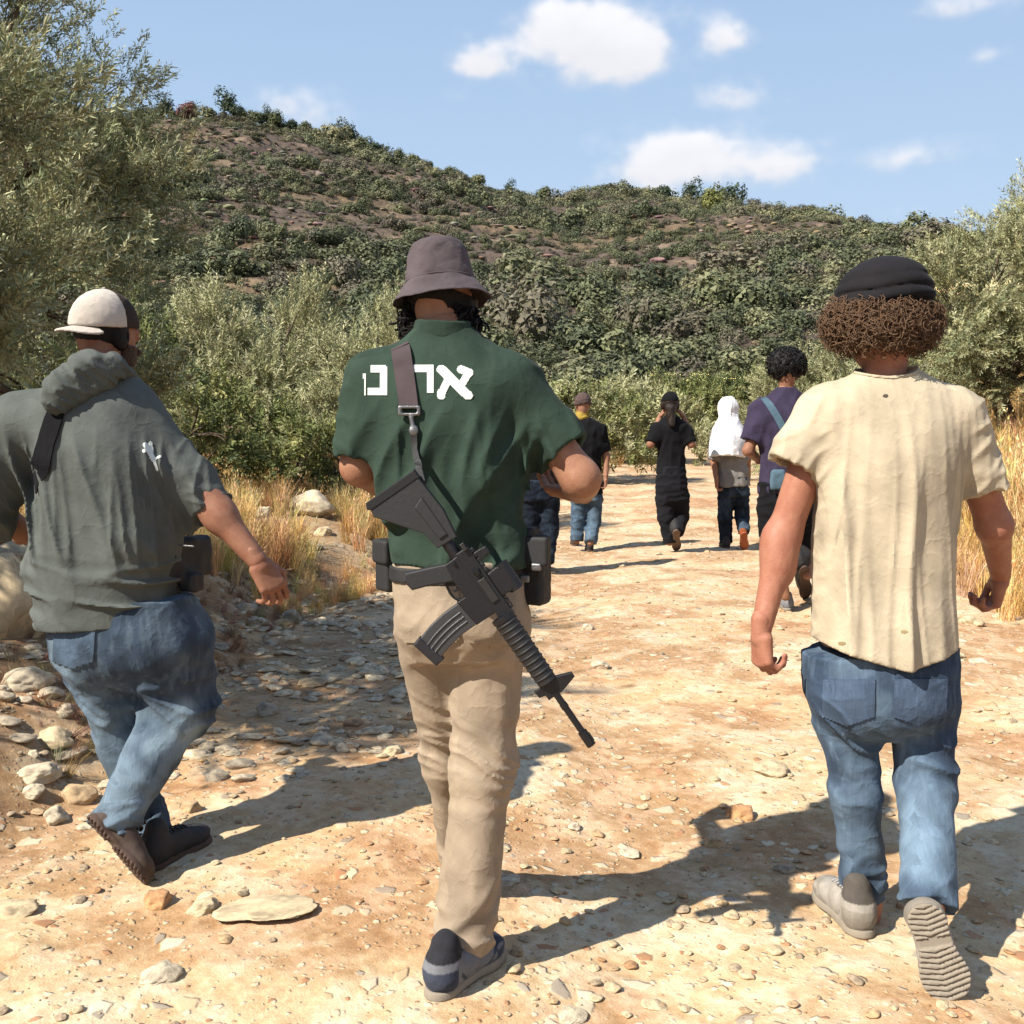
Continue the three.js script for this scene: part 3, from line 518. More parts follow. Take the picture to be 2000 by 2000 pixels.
{
  // the olive tree that leans over the left edge of the road; foot out of sight
  const foot = onLand(-4.0, 5.6);
  leafyTree('olive_tree', 'large silvery olive tree overhanging behind the walker in the pale cap', 'tree', foot, { seed: 41, trunk: 0.2, fork: 1.1, lean: [0.15, 0], density: 560, leaf: 0.30, tones: OLIVE,
    clusters: [[1.0, 1.3, 0.0, 0.7], [0.85, 1.9, -0.25, 0.65], [0.15, 1.25, 0.2, 0.8], [0.1, 2.0, 0.3, 0.75], [-0.9, 2.1, 0.2, 0.9], [1.3, 0.85, -0.5, 0.5], [0.5, 0.65, 0.1, 0.62], [-0.5, 1.2, -0.6, 0.7], [-0.2, 0.8, 0.9, 0.6], [-0.5, 2.2, 1.0, 0.75], [0.2, 1.8, 1.0, 0.6], [0.3, 1.95, 1.95, 0.62], [1.3, 1.5, 2.4, 0.5], [1.1, 1.75, 1.7, 0.58], [0.95, 1.9, 1.05, 0.55], [1.35, 2.0, 2.1, 0.5], [-0.25, 2.1, 2.1, 0.65], [0.6, 2.2, 2.5, 0.55], [1.15, 2.2, 0.5, 0.55], [0.95, 2.4, 1.5, 0.55], [0.7, 2.45, 0.9, 0.6]] });
  const footB = onLand(-9.35, 16);
  leafyTree('olive_tree', 'tall loose olive tree filling the upper left corner', 'tree', footB, { seed: 43, trunk: 0.3, fork: 2.4, lean: [0.2, 0], density: 210, leaf: 0.5, tones: OLIVE,
    clusters: [[2.24, 2.76, 0.52, 1.64], [2.33, 4.31, 0.17, 1.55], [1.72, 5.52, 0.34, 1.64, 0.8], [0.34, 4.14, 0.69, 1.9], [0.17, 6.21, 0.34, 1.72, 0.75], [1.81, 7.24, 0.34, 1.3, 0.5], [0.34, 8.11, 0.17, 1.38, 0.5], [-1.72, 5.17, 0.52, 1.9], [-1.55, 7.42, 0.34, 1.72, 0.7], [3.45, 3.45, 0.34, 0.95, 0.7], [4.06, 4.06, 0.17, 0.61, 0.6], [2.93, 1.72, 1.03, 1.03], [1.21, 2.07, 1.55, 1.21], [3.02, 5.17, 0.0, 0.86, 0.5], [2.59, 8.2, 0.17, 0.77, 0.35], [1.03, 9.14, 0.17, 0.86, 0.35]] });
  // olives beyond the dry grass, between the first two walkers
  const f2 = onLand(-3.55, 14.2);
  leafyTree('olive_tree', 'grey green round olive tree beyond dry grass, the larger of two', 'tree', f2, { seed: 52, trunk: 0.16, fork: 0.7, density: 620, leaf: 0.34, tones: OLIVEPALE, rise: 0.9,
    clusters: [[-0.6, 1.5, 0.2, 0.8], [0.3, 1.65, 0.3, 0.85], [0.0, 0.85, 0.7, 0.85], [-0.9, 0.8, 0.5, 0.75], [0.85, 0.95, 0.5, 0.75], [0.5, 2.05, 0, 0.6]] });
  const f3 = onLand(-1.75, 13.4);
  leafyTree('olive_tree', 'pale olive tree rising behind the shoulder of the green shirt', 'tree', f3, { seed: 53, trunk: 0.14, fork: 0.7, density: 640, leaf: 0.32, tones: OLIVEPALE, rise: 1.0,
    clusters: [[-0.3, 1.55, 0.2, 0.65], [0.45, 1.6, 0.2, 0.7], [0.1, 0.95, 0.5, 0.8], [0.6, 0.8, 0.4, 0.7], [-0.45, 0.6, 0.5, 0.6]] });
  // right hand olive on its bank
  const f4 = onLand(7.55, 15.6);
  leafyTree('olive_tree', 'spreading olive tree on the straw bank at the right edge', 'tree', f4, { seed: 54, trunk: 0.2, fork: 1.1, lean: [-0.2, 0], rise: 0.35, density: 620, leaf: 0.34, tones: OLIVE.concat(OLIVEPALE),
    clusters: [[-0.85, 2.1, 0.1, 0.9], [-0.45, 2.85, 0.2, 0.9], [0.45, 3.3, 0.0, 1.0], [0.7, 2.3, 0.3, 1.0], [-1.0, 1.35, -0.2, 0.75], [1.5, 3.0, -0.3, 1.05], [-0.2, 1.5, 0.6, 0.85], [1.1, 3.7, 0.2, 0.9], [0.1, 2.2, -0.7, 0.9], [-1.3, 1.8, 0.2, 0.6], [0.5, 1.3, 0.5, 0.7]] });
  const f5 = onLand(6.6, 21);
  leafyTree('olive_tree', 'olive tree behind the curly hair of the tan shirt walker', 'tree', f5, { seed: 55, trunk: 0.16, fork: 0.9, density: 520, leaf: 0.38, tones: OLIVEPALE,
    clusters: [[-0.7, 1.6, 0.2, 0.9], [0.4, 1.9, 0.2, 1.0], [0, 1.0, 0.6, 0.9], [1.2, 1.3, 0.2, 0.9], [-1.3, 0.9, 0.3, 0.7]] });
  // bushes
  const bush = (label, x, d, o) => leafyTree('bush', label, 'bush', onLand(x, d), { sprays: bushSprays, density: 420, fork: 0.2, tones: GREEN, leaf: 0.24, ...o });
  bush('bright green bush behind the dry grass beside the bare forearm', -2.95, 11.6, { seed: 61, clusters: [[0, 0.5, 0, 0.55], [0.6, 0.42, 0.1, 0.5], [-0.6, 0.4, 0.1, 0.5]] });
  bush('green bush between the forearm bush and the green shirt', -1.95, 12.0, { seed: 62, clusters: [[0, 0.45, 0, 0.5], [0.5, 0.35, 0, 0.42], [-0.45, 0.6, -0.2, 0.5]] });
  bush('dark green shrub behind the hooded walker', -4.6, 10.8, { seed: 63, tones: DARK.concat(GREEN), clusters: [[0, 0.6, 0, 0.7], [0.7, 0.45, 0.1, 0.6], [1.3, 0.7, -0.3, 0.55]] });
  bush('tall green shrub below the overhanging olive boughs', -5.2, 14.5, { seed: 64, tones: GREEN.concat(DARK), leaf: 0.3, clusters: [[0, 1.2, 0, 0.9], [0.9, 0.9, 0.1, 0.8], [-0.8, 0.8, 0, 0.8]] });
  bush('dense shrub behind the rifle carrier at the road bend', 1.15, 21, { seed: 65, tones: OLIVEPALE.concat(GREEN), leaf: 0.34, clusters: [[0, 1.1, 0, 0.85], [-0.9, 1.0, 0.2, 0.8], [0.8, 0.8, 0.2, 0.75], [0.2, 0.5, 0.5, 0.7]] });
  bush('olive coloured thicket left of the walker with raised arms', 3.1, 27, { seed: 66, tones: OLIVEPALE, leaf: 0.4, clusters: [[0, 1.3, 0, 1.0], [-1.1, 1.0, 0.2, 0.9], [1.0, 0.9, 0.2, 0.9]] });
  bush('leafy green bush at the end of the road beyond the walkers', 6.0, 38, { seed: 67, leaf: 0.45, clusters: [[0, 1.2, 0, 1.1], [1.2, 1.0, 0, 1.0], [-1.2, 0.8, 0.2, 1.0]] });
  bush('dark bush beside the white headscarf at the end of the road', 8.6, 42, { seed: 68, tones: DARK.concat(GREEN), leaf: 0.5, clusters: [[0, 1.3, 0, 1.2], [1.4, 1.1, 0, 1.1], [-1.3, 0.9, 0.2, 1.0]] });
  bush('rounded bush behind the purple shirt walker', 9.6, 33, { seed: 69, tones: OLIVEPALE.concat(GREEN), leaf: 0.42, clusters: [[0, 1.1, 0, 1.0], [1.2, 0.9, 0, 0.9], [-1.1, 0.8, 0.2, 0.9]] });
  bush('low shrub on the bank below the right olive tree', 6.3, 17.5, { seed: 70, tones: OLIVE, clusters: [[0, 0.5, 0, 0.6], [0.7, 0.5, 0, 0.55]] });
}
// dry grass: one tuft of many bent blades
const tuft = (seed, n, w) => {
  const r = rng(seed), pos = [], cl = [];
  for (let i = 0; i < n; i++) {
    const az = r() * 6.3, h = 0.55 + r() * 0.5, b = V((r() - 0.5) * 0.22, 0, (r() - 0.5) * 0.22), ln = 0.12 + r() * 0.42, q = V(Math.cos(az), 0, Math.sin(az)), s = V(-q.z, 0, q.x).multiplyScalar(w), m = b.clone().addScaledVector(q, ln * 0.35).setY(h * 0.6), t = b.clone().addScaledVector(q, ln).setY(h), v = 0.75 + r() * 0.5, c = [v, v * (0.95 + r() * 0.1), v];
    const a1 = b.clone().add(s), a2 = b.clone().sub(s), m1 = m.clone().addScaledVector(s, 0.8), m2 = m.clone().addScaledVector(s, -0.8);
    for (const p of [a1, a2, m2, a1, m2, m1, m1, m2, t]) { pos.push(p.x, p.y, p.z); cl.push(...c); }
    if (r() < 0.3) { const e = t.clone().add(V(q.x * 0.03, 0.07, q.z * 0.03)); for (const p of [t.clone().addScaledVector(s, 1.8), t.clone().addScaledVector(s, -1.8), e]) { pos.push(p.x, p.y, p.z); cl.push(...c); } }
  }
  const g = new THREE.BufferGeometry(); g.setAttribute('position', new THREE.Float32BufferAttribute(pos, 3)); g.setAttribute('color', new THREE.Float32BufferAttribute(cl, 3)); g.computeVertexNormals(); return g;
};
{
  const t1 = tuft(3, 46, 0.006), r = rng(14), STRAW = [[0.62, 0.40, 0.155], [0.70, 0.48, 0.21], [0.53, 0.335, 0.125], [0.72, 0.54, 0.29]], A = [], B = [], C = [];
  for (let i = 0; i < 5200; i++) {
    const d = lerp(7.2, 17, r() ** 1.1), e = r() ** 1.2 * 5.5 - 0.12, x = pathL(d) - e; if (ROCKS.some((k) => Math.abs(x - k[0] * d / k[1]) < k[2] * 1.15 && d < k[1] + k[2] && d > k[1] - 1.4)) continue; if (r() > 0.62 + fbm(x * 0.7, d * 0.7, 5, 3) * 1.2) continue;
    const s = (0.2 + r() * 0.27) * (e < 0.4 ? 0.5 : 1); A.push({ p: V(x, landY(x, d) - 0.02, -d), s, ry: r() * 6.3, rx: (r() - 0.5) * 0.4, rz: (r() - 0.5) * 0.4, c: STRAW[Math.floor(r() * 4)].map((q) => q * (0.8 + r() * 0.4)) });
  }
  for (let i = 0; i < 7000; i++) {
    const d = lerp(5.5, 30, r() ** 1.1), e = r() * 7 - 0.15, x = pathR(d) + e; if (r() > 0.85 + fbm(x * 0.5, d * 0.5, 8, 3)) continue;
    B.push({ p: V(x, landY(x, d) - 0.02, -d), s: (0.45 + r() * 0.45) * (e < 0.5 ? 0.55 : 1), ry: r() * 6.3, rx: (r() - 0.5) * 0.35, rz: (r() - 0.5) * 0.35, c: STRAW[Math.floor(r() * 4)].map((q) => q * (0.85 + r() * 0.4)) });
  }
  for (let i = 0; i < 1900; i++) {                                  // thin dead stalks and straw lying under the tree and along the far road edge
    const far = r() < 0.45, d = far ? lerp(14, 44, r()) : lerp(3.6, 8.5, r()), x = far ? pathL(d) - r() * 6 + 0.4 : -1.6 - r() ** 1.2 * 3.2 + (d - 4) * 0.05;
    C.push({ p: V(x, landY(x, d) - 0.01, -d), s: far ? 0.4 + r() * 0.3 : 0.06 + r() * 0.10, ry: r() * 6.3, rx: (r() - 0.5) * (far ? 0.4 : 1.6), rz: (r() - 0.5) * (far ? 0.4 : 1.6), c: (far ? STRAW[Math.floor(r() * 4)] : [0.30, 0.215, 0.12]).map((q) => q * (0.75 + r() * 0.5)) });
  }
  scatter('dry_grass', t1, DRY, A, scene, 'golden dry grass along the left verge behind the bare forearm', 'grass');
  scatter('dry_grass', t1, DRY, B, scene, 'golden dry grass covering the bank at the right edge', 'grass');
  scatter('dry_grass', t1, DRY, C, scene, 'sparse dead stalks under the olive tree and along the far road edge', 'grass');
}
// scrub of the hillside: a clump of small faces within a lumpy dome
function clump(seed, n, f, tall = 0.85) {
  const r = rng(seed), pos = [], cl = [], lobes = Array.from({ length: 6 }, () => [V(r() * 1.1 - 0.55, 0.25 + r() * 0.45 * tall, r() * 1.1 - 0.55), 0.3 + r() * 0.28]);
  for (let i = 0; i < n; i++) {
    const [c, k] = lobes[i % 6], v = V(r() * 2 - 1, r() * 1.7 - 0.7, r() * 2 - 1).normalize(), p = c.clone().addScaledVector(v, k * (0.6 + 0.42 * r())); p.y *= tall / 0.85;
    const n1 = v.clone().add(V(r() - 0.5, r() - 0.2, r() - 0.5)).normalize(), a = V(r() - 0.5, r() - 0.5, r() - 0.5).cross(n1).normalize(), b = V().crossVectors(n1, a), s = f * (0.6 + r() * 0.8), w = 0.7 + r() * 0.6;
    for (const [x, y] of [[-1, -0.5], [1, -0.4], [0.2, 1]]) { pos.push(p.x + (a.x * x + b.x * y) * s, Math.max(-0.1, p.y + (a.y * x + b.y * y) * s), p.z + (a.z * x + b.z * y) * s); cl.push(w, w, w); }
  }
  const g = new THREE.BufferGeometry(); g.setAttribute('position', new THREE.Float32BufferAttribute(pos, 3)); g.setAttribute('color', new THREE.Float32BufferAttribute(cl, 3)); g.computeVertexNormals(); return g;
}
{
  const r = rng(19), geos = [clump(2, 900, 0.055), clump(5, 800, 0.06)], lists = [[], []], HC = [[0.095, 0.112, 0.058], [0.125, 0.14, 0.07], [0.165, 0.175, 0.088], [0.215, 0.215, 0.115], [0.165, 0.148, 0.10], [0.27, 0.255, 0.135], [0.20, 0.215, 0.095]];
  for (let i = 0; i < 40000; i++) {
    const d = lerp(49, 300, r() ** 0.85), x = (r() * 2 - 1) * (30 + d * 0.62), cd = crestD(x); if (d > cd + 6) continue;
    const t = (d - 46) / (cd - 46), wood = sstep(-0.1, 0.25, fbm(x * 0.022, d * 0.03, 31, 3) + 0.22 * sstep(20, 60, x) + 0.25 * sstep(0.35, 0.1, t) - 0.14 * sstep(-20, -60, x) * sstep(0.35, 0.55, t)), y = hillY(x, d);
    if (r() > 0.5 + wood * 0.35 + sstep(0.86, 0.97, t)) continue;
    const s = (0.34 + r() * r() * 1.7 + (r() < 0.07 ? 1.1 : 0)) * (0.6 + wood * 0.8) * (1 + 0.5 * sstep(0.88, 0.98, t)) * (t < 0.15 ? 1.0 : 1), warm = sstep(10, 60, x) * 0.5 + sstep(0.7, 1, t) * 0.4, c = HC[Math.min(6, Math.floor(r() * 5 + warm * 2.2))], v = 0.75 + r() * 0.5;
    lists[i & 1].push({ p: V(x, y - 0.15 * s, -d), s: V(s * (0.9 + r() * 0.5), s * (0.7 + r() * 0.6), s * (0.9 + r() * 0.5)), ry: r() * 6.3, c: c.map((q) => q * v) });
  }
  geos.forEach((g, i) => scatter('scrub', g, LEAF, lists[i], scene, 'dark evergreen scrub covering the hillside', 'scrub'));
  const low = [], LC = [[0.15, 0.12, 0.09], [0.19, 0.155, 0.11], [0.13, 0.12, 0.07], [0.24, 0.20, 0.12], [0.11, 0.115, 0.06]];
  for (let i = 0; i < 26000; i++) { const d = lerp(55, 290, r() ** 0.85), x = (r() * 2 - 1) * (28 + d * 0.6); if (d > crestD(x) + 2) continue; const s = 0.22 + r() * r() * 0.5, k = 0.75 + r() * 0.5; low.push({ p: V(x, hillY(x, d) - 0.08, -d), s: V(s * (1 + r() * 0.6), s * (0.6 + r() * 0.5), s * (1 + r() * 0.5)), ry: r() * 6.3, c: LC[Math.floor(r() * 5)].map((q) => q * k) }); }
  scatter('thorny_cushions', clump(8, 300, 0.09), LEAF, low, scene, 'low grey brown thorn cushions and dry herbs on the hillside', 'scrub');
  // ledges of limestone along the old terraces
  const rocks = [];
  for (let i = 0; i < 16000; i++) {
    const d = lerp(60, 290, r() ** 0.9), x = (r() * 2 - 1) * (30 + d * 0.6); if (d > crestD(x)) continue;
    const st = (hillY(x, d + 1) - hillY(x, d - 1)) / 2; if (st < 0.34 + r() * 0.3) continue;
    const s = 0.16 + r() ** 2 * 0.42; rocks.push({ p: V(x, hillY(x, d) + s * 0.15, -d), s: V(s * (1 + r() * 1.2), s * (0.6 + r() * 0.5), s), ry: r() * 6.3, rx: (r() - 0.5) * 0.6, c: (r() < 0.5 ? [0.50, 0.45, 0.40] : [0.42, 0.35, 0.29]).map((q) => q * (0.7 + r() * 0.5)) });
  }
  scatter('limestone_ledges', pebbleGeos[1], new THREE.MeshStandardMaterial({ color: col(ALB, ALB, ALB), roughness: 1, map: rep(T.rock, 0.5) }), rocks, scene, 'pale limestone ledges breaking through the hillside scrub', 'rock');
  // trees one can tell apart along the crest
  const pineGeos = [clump(11, 1500, 0.06, 1.05), clump(12, 1500, 0.06, 0.8), clump(13, 1600, 0.06, 1.35)];
  const trunkGeo = new THREE.CylinderGeometry(0.03, 0.05, 0.8, 6).translate(0, 0.2, 0), treeMat = (a, b, c) => { const m = leafMat({ tr: 0.2 }); m.color.setRGB(a * 0.8, b * 0.8, c * 0.8); return m; };
  const TM = { dark: treeMat(0.07, 0.095, 0.05), mid: treeMat(0.125, 0.14, 0.06), pale: treeMat(0.19, 0.19, 0.085), red: treeMat(0.20, 0.085, 0.065), lime: treeMat(0.24, 0.25, 0.075) };
  const crest = (px, wpx, k, m, label, o = {}) => {
    const az = (px * K - 1000) / F, d = o.d ?? crestD(az * crestD(az * 250)) - 2, xx = az * d, p = V(xx, hillY(xx, d), -d), t = thing(o.name ?? 'pine_tree', label, 'tree', p, o.group), s = wid(wpx, d) / 1.5;
    const tr = part('trunk', trunkGeo, barkMat, t); tr.scale.set(s * 1.3, s * (o.tall ?? 1), s * 1.3); const cr = part('crown', pineGeos[k], TM[m], t); cr.scale.set(s, s * (o.tall ?? 1), s); cr.position.y = s * 0.05; cr.rotation.y = px; cr.userData.kind = 'stuff'; return t;
  };
  crest(300, 44, 1, 'dark', 'dark tree on the crest next to the olive boughs');
  crest(372, 50, 0, 'red', 'reddish brown dead tree on the crest of the hill', { name: 'dead_tree' });
  crest(438, 46, 2, 'dark', 'tallest dark pine on the hill crest');
  crest(462, 40, 1, 'dark', 'low dark tree leaning against the tallest crest pine');
  crest(492, 36, 1, 'mid', 'mid green tree right of the tallest crest pine');
  crest(560, 34, 0, 'dark', 'first of two paired pines on the falling crest');
  crest(585, 36, 0, 'mid', 'second of two paired pines on the falling crest');
  crest(632, 44, 1, 'dark', 'flat topped pine on the falling crest above the scrub');
  crest(690, 34, 0, 'mid', 'slim pine on the falling crest');
  crest(722, 46, 1, 'dark', 'broad dark pine on the falling crest');
  crest(812, 26, 0, 'dark', 'lone small tree standing clear on the bare crest');
  crest(1250, 60, 1, 'dark', 'rounded dark oak on the farther crest below the cloud', { name: 'oak_tree' });
  crest(1205, 46, 1, 'pale', 'pale crowned tree at the start of the farther crest', { name: 'oak_tree' });
  crest(1355, 70, 1, 'dark', 'dark clump tree in the middle of the farther crest', { name: 'oak_tree' });
  crest(1430, 44, 0, 'mid', 'mid green tree on the farther crest, sloping part');
  crest(1340, 44, 2, 'lime', 'yellow green tree standing on the hillside above the afro hair', { d: 190, name: 'poplar_tree' });
  for (const [i, px] of [1125, 1150, 1172, 1228, 1285, 1302, 1322, 1385, 1402, 1422, 1452, 1470, 1492, 1510, 1532, 1550, 1572, 1595, 1612, 1635, 1655, 1676, 1695, 1722, 852, 905, 962, 1025, 1078, 325, 345, 405, 515, 532, 606, 658, 758, 782].entries())
    crest(px, 30 + (i * 11) % 22, i % 3, ['mid', 'pale', 'dark'][i % 3], px < 1120 ? 'small scrubby tree along the nearer falling crest' : 'small tree along the farther crest above the green slope', { group: px < 1120 ? 'small trees along the nearer crest' : 'small trees along the farther crest' });
}

// ---------------------------------------------------------------- people
const SKIN = (r, g, b) => new THREE.MeshPhysicalMaterial({ color: col(r * 0.62, g * 0.62, b * 0.62), roughness: 0.55, map: rep(T.skin, 3.5), bumpMap: rep(T.pore, 6), bumpScale: 0.0008, specularIntensity: 0.45 });
const HAIR = (r, g, b) => new THREE.MeshPhysicalMaterial({ color: col(r * ALB, g * ALB, b * ALB), roughness: 0.5, specularIntensity: 0.5, bumpMap: rep(T.grain, 10), bumpScale: 0.002 });
const axes = (F0, U0 = V(0, 1, 0)) => { const W = F0.clone().normalize(), R = V().crossVectors(W, U0).normalize(), U = V().crossVectors(R, W).normalize(); return { R, U, W }; };     // right, up, forward
const off = (p, A, r, u, f) => p.clone().addScaledVector(A.R, r).addScaledVector(A.U, u).addScaledVector(A.W, f);
// head and face round c (the middle of the skull), s = 1 for a head 23 cm tall
function headField(c, A, s = 1) {
  const o = (r, u, f) => off(c, A, r * s, u * s, f * s), v = (x, y, z) => V(x * s, y * s, z * s), e = (p, r) => ell(p, r, A.R, A.U, A.W);
  const skull = e(o(0, 0.025, -0.012), v(0.076, 0.093, 0.096)), face = e(o(0, -0.035, 0.03), v(0.062, 0.085, 0.065)), jaw = e(o(0, -0.085, 0.045), v(0.045, 0.032, 0.045));
  const nose = cap(o(0, 0.0, 0.09), o(0, -0.037, 0.112), 0.009 * s, 0.014 * s), brow = cap(o(-0.035, 0.018, 0.083), o(0.035, 0.018, 0.083), 0.012 * s, 0.012 * s), lips = e(o(0, -0.066, 0.088), v(0.024, 0.011, 0.010));
  const ears = uni(...[-1, 1].map((k) => carve(e(o(k * 0.079, -0.012, -0.004), v(0.012, 0.033, 0.020)), e(o(k * 0.090, -0.008, 0.004), v(0.008, 0.020, 0.011)))));
  const eyes = uni(...[-1, 1].map((k) => e(o(k * 0.031, 0.0, 0.088), v(0.014, 0.010, 0.010))));
  return smin(0.012 * s, smin(0.03 * s, skull, face, jaw), carve(nose, () => 1), brow, lips, ears, eyes);
}
// a hand: dir runs from wrist to knuckles, palm is the way the palm looks, side points to the thumb
function handField(w, dir, palm, curl = 0.6, side = 1, s = 1) {
  const D = dir.clone().normalize(), P = palm.clone().addScaledVector(D, -palm.dot(D)).normalize(), S = V().crossVectors(P, D).multiplyScalar(side), at = (d, t, p) => w.clone().addScaledVector(D, d * s).addScaledVector(S, t * s).addScaledVector(P, p * s), fs = [], pts = [w.clone()];
  fs.push(cap(at(-0.03, 0, 0), at(0.02, 0, 0), 0.026 * s, 0.026 * s));
  const palmB = smin(0.015, cap(at(0.02, 0.018, 0), at(0.085, 0.026, 0.002), 0.017 * s, 0.0125 * s), cap(at(0.02, 0.004, 0), at(0.088, 0.007, 0), 0.017 * s, 0.0125 * s), cap(at(0.02, -0.01, 0.0), at(0.085, -0.012, 0), 0.017 * s, 0.0125 * s), cap(at(0.02, -0.02, 0.002), at(0.078, -0.029, 0.003), 0.016 * s, 0.0115 * s));
  fs.push(palmB, cap(at(0.025, 0.02, 0.008), at(0.05, 0.035, 0.012), 0.018 * s, 0.014 * s));
  [[0.028, 0.040, 0.026, 0.022, 0.9], [0.0085, 0.045, 0.030, 0.023, 1], [-0.011, 0.041, 0.028, 0.022, 1.08], [-0.030, 0.033, 0.021, 0.019, 1.2]].forEach(([t, a, b, c, k], i) => {
    let p = at(0.087 - Math.abs(i - 1.2) * 0.004, t, 0), th = curl * k * 0.75, r = 0.0093 * s * (i === 3 ? 0.86 : 1);
    for (const [n, l] of [a, b, c].entries()) { const q = p.clone().addScaledVector(D, Math.cos(th) * l * s).addScaledVector(P, Math.sin(th) * l * s).addScaledVector(S, (t * 0.12) * s); fs.push(cap(p, q, r, r * 0.92)); p = q; r *= 0.92; th += curl * k * (n ? 0.55 : 0.95); }
    pts.push(p);
  });
  const t0 = at(0.03, 0.026, 0.010), t1 = at(0.063, 0.050, 0.020), t2 = at(0.092, 0.052 - curl * 0.012, 0.030), t3 = at(0.113, 0.044 - curl * 0.016, 0.036 + curl * 0.004);
  fs.push(cap(t0, t1, 0.0135 * s, 0.0115 * s), cap(t1, t2, 0.0108 * s, 0.0098 * s), cap(t2, t3, 0.0098 * s, 0.0085 * s)); pts.push(t3, t1);
  return { f: smin(0.006, ...fs), pts };
}
const bodyMat = new Map();
// bones: fields of the coarse body; head { c, A, s }; hands: [handField results]
function makeBody(parent, bones, pts, head, hands, skin, cell = 0.009) {
  const list = [solid(smin(0.03, ...bones), pts, 0.14, cell)];
  if (head) { const f = smin(0.03, headField(head.c, head.A, head.s), cap(head.neck, off(head.c, head.A, 0, -0.05 * head.s, -0.03 * head.s), 0.055 * head.s, 0.052 * head.s)); list.push(solid(f, [head.c, head.neck], 0.17 * head.s, head.cell ?? 0.0045)); }
  for (const h of hands) list.push(solid(h.f, h.pts, 0.04, h.cell ?? 0.0032));
  return part('body', local(merge(list), parent), skin, parent);
}
const stn = (xl, xr, y, d, hd, A) => ({ c: J((xl + xr) / 2, y, d), hw: wid(xr - xl, d) / 2, hd, R: A.R, W: A.W });
// a shoe between heel and toe (points under the sole), instep towards up
function makeShoe(parent, heel, toe, up, w, mats, o = {}) {
  const len = heel.distanceTo(toe), A = { W: V().subVectors(toe, heel).normalize() }; A.R = V().crossVectors(A.W, up).normalize(); A.U = V().crossVectors(A.R, A.W).normalize();
  const k = len / 0.29, q = (r, u, f) => off(heel, A, r * w, u * k, f * len), h = 0.05 * w, cell = o.cell ?? 0.0045, sd = o.side ?? 1;
  const foot = smin(0.03, ell(q(0, 0.052, 0.14), V(0.037 * w, 0.05 * k, 0.045 * k), A.R, A.U, A.W), ell(q(0.004 * sd, 0.048, 0.42), V(0.037 * w, 0.045 * k, 0.08 * k), A.R, A.U, A.W), ell(q(0.004 * sd, 0.036, 0.74), V(0.044 * w, 0.034 * k, 0.075 * k), A.R, A.U, A.W), cap(q(0, 0.05, 0.15), q(0, 0.115, 0.20), 0.037 * k, 0.036 * k));
  const pts = [heel, toe, q(0, 0.14, 0.2)], t = o.name ?? 'shoe', g0 = null;
  const upper = solid(cutBelow(fold(foot, 0.004, (x, y, z) => 0.0025 * noise(x * 40, y * 40, z * 40)), q(0, 0.014, 0), A.U), pts, 0.06, cell, (x, y, z, c) => { const u = ((x - heel.x) * A.U.x + (y - heel.y) * A.U.y + (z - heel.z) * A.U.z) / k, f = ((x - heel.x) * A.W.x + (y - heel.y) * A.W.y + (z - heel.z) * A.W.z) / len, z0 = o.zones ?? [[1, 1, 1], [1, 1, 1], [1, 1, 1]], band = u - 0.03 - 0.03 * Math.sin(f * 9 + 0.6), q2 = u > 0.088 ? z0[2] : (f < 0.16 && u < 0.07) || (f > 0.72 && u < 0.045) ? z0[1] : Math.abs(band) < 0.006 && f > 0.2 ? z0[1] : z0[0], n = 1 + 0.25 * fbm(x * 30, y * 30, z * 30, 3); c.setRGB(q2[0] * n, q2[1] * n, q2[2] * n); });
  const out = smin(0.02, ell(q(0, 0, 0.15), V(0.036 * w, 0.05, 0.052 * k), A.R, A.U, A.W), ell(q(0.003 * sd, 0, 0.42), V(0.034 * w, 0.05, 0.1 * k), A.R, A.U, A.W), ell(q(0.004 * sd, 0, 0.74), V(0.047 * w, 0.05, 0.085 * k), A.R, A.U, A.W));
  const th = o.sole ?? 0.02, slab = (x, y, z) => { const s = (x - heel.x) * A.U.x + (y - heel.y) * A.U.y + (z - heel.z) * A.U.z, f = ((x - heel.x) * A.W.x + (y - heel.y) * A.W.y + (z - heel.z) * A.W.z) / len; const gap = (o.lug ?? 0) * (Math.abs(((f * 17 + 0.35 * Math.abs(((x - heel.x) * A.R.x + (y - heel.y) * A.R.y + (z - heel.z) * A.R.z)) / 0.02) % 1 + 1) % 1 - 0.5) < 0.17 || (f > 0.33 && f < 0.44) ? 0.006 : 0); return Math.max(out(x, y, z), Math.abs(s - th / 2 - gap / 2) - th / 2 + gap / 2); };
  const sh = part(t, local(upper, parent), mats[0], parent); part('sole', local(solid(slab, pts, 0.06, cell * 0.85), parent), mats[1], sh);
  if (mats[2]) { const l = []; for (let i = 0; i < 5; i++) l.push(ribbon([-1, -0.5, 0, 0.5, 1].map((r) => land(foot, q(r * 0.02, 0.2, 0.34 + i * 0.065), A.U.clone().negate(), 0.002)), A.U, 0.006, 0.003)); part('laces', local(merge(l), parent), mats[2], sh); }
  return sh;
}
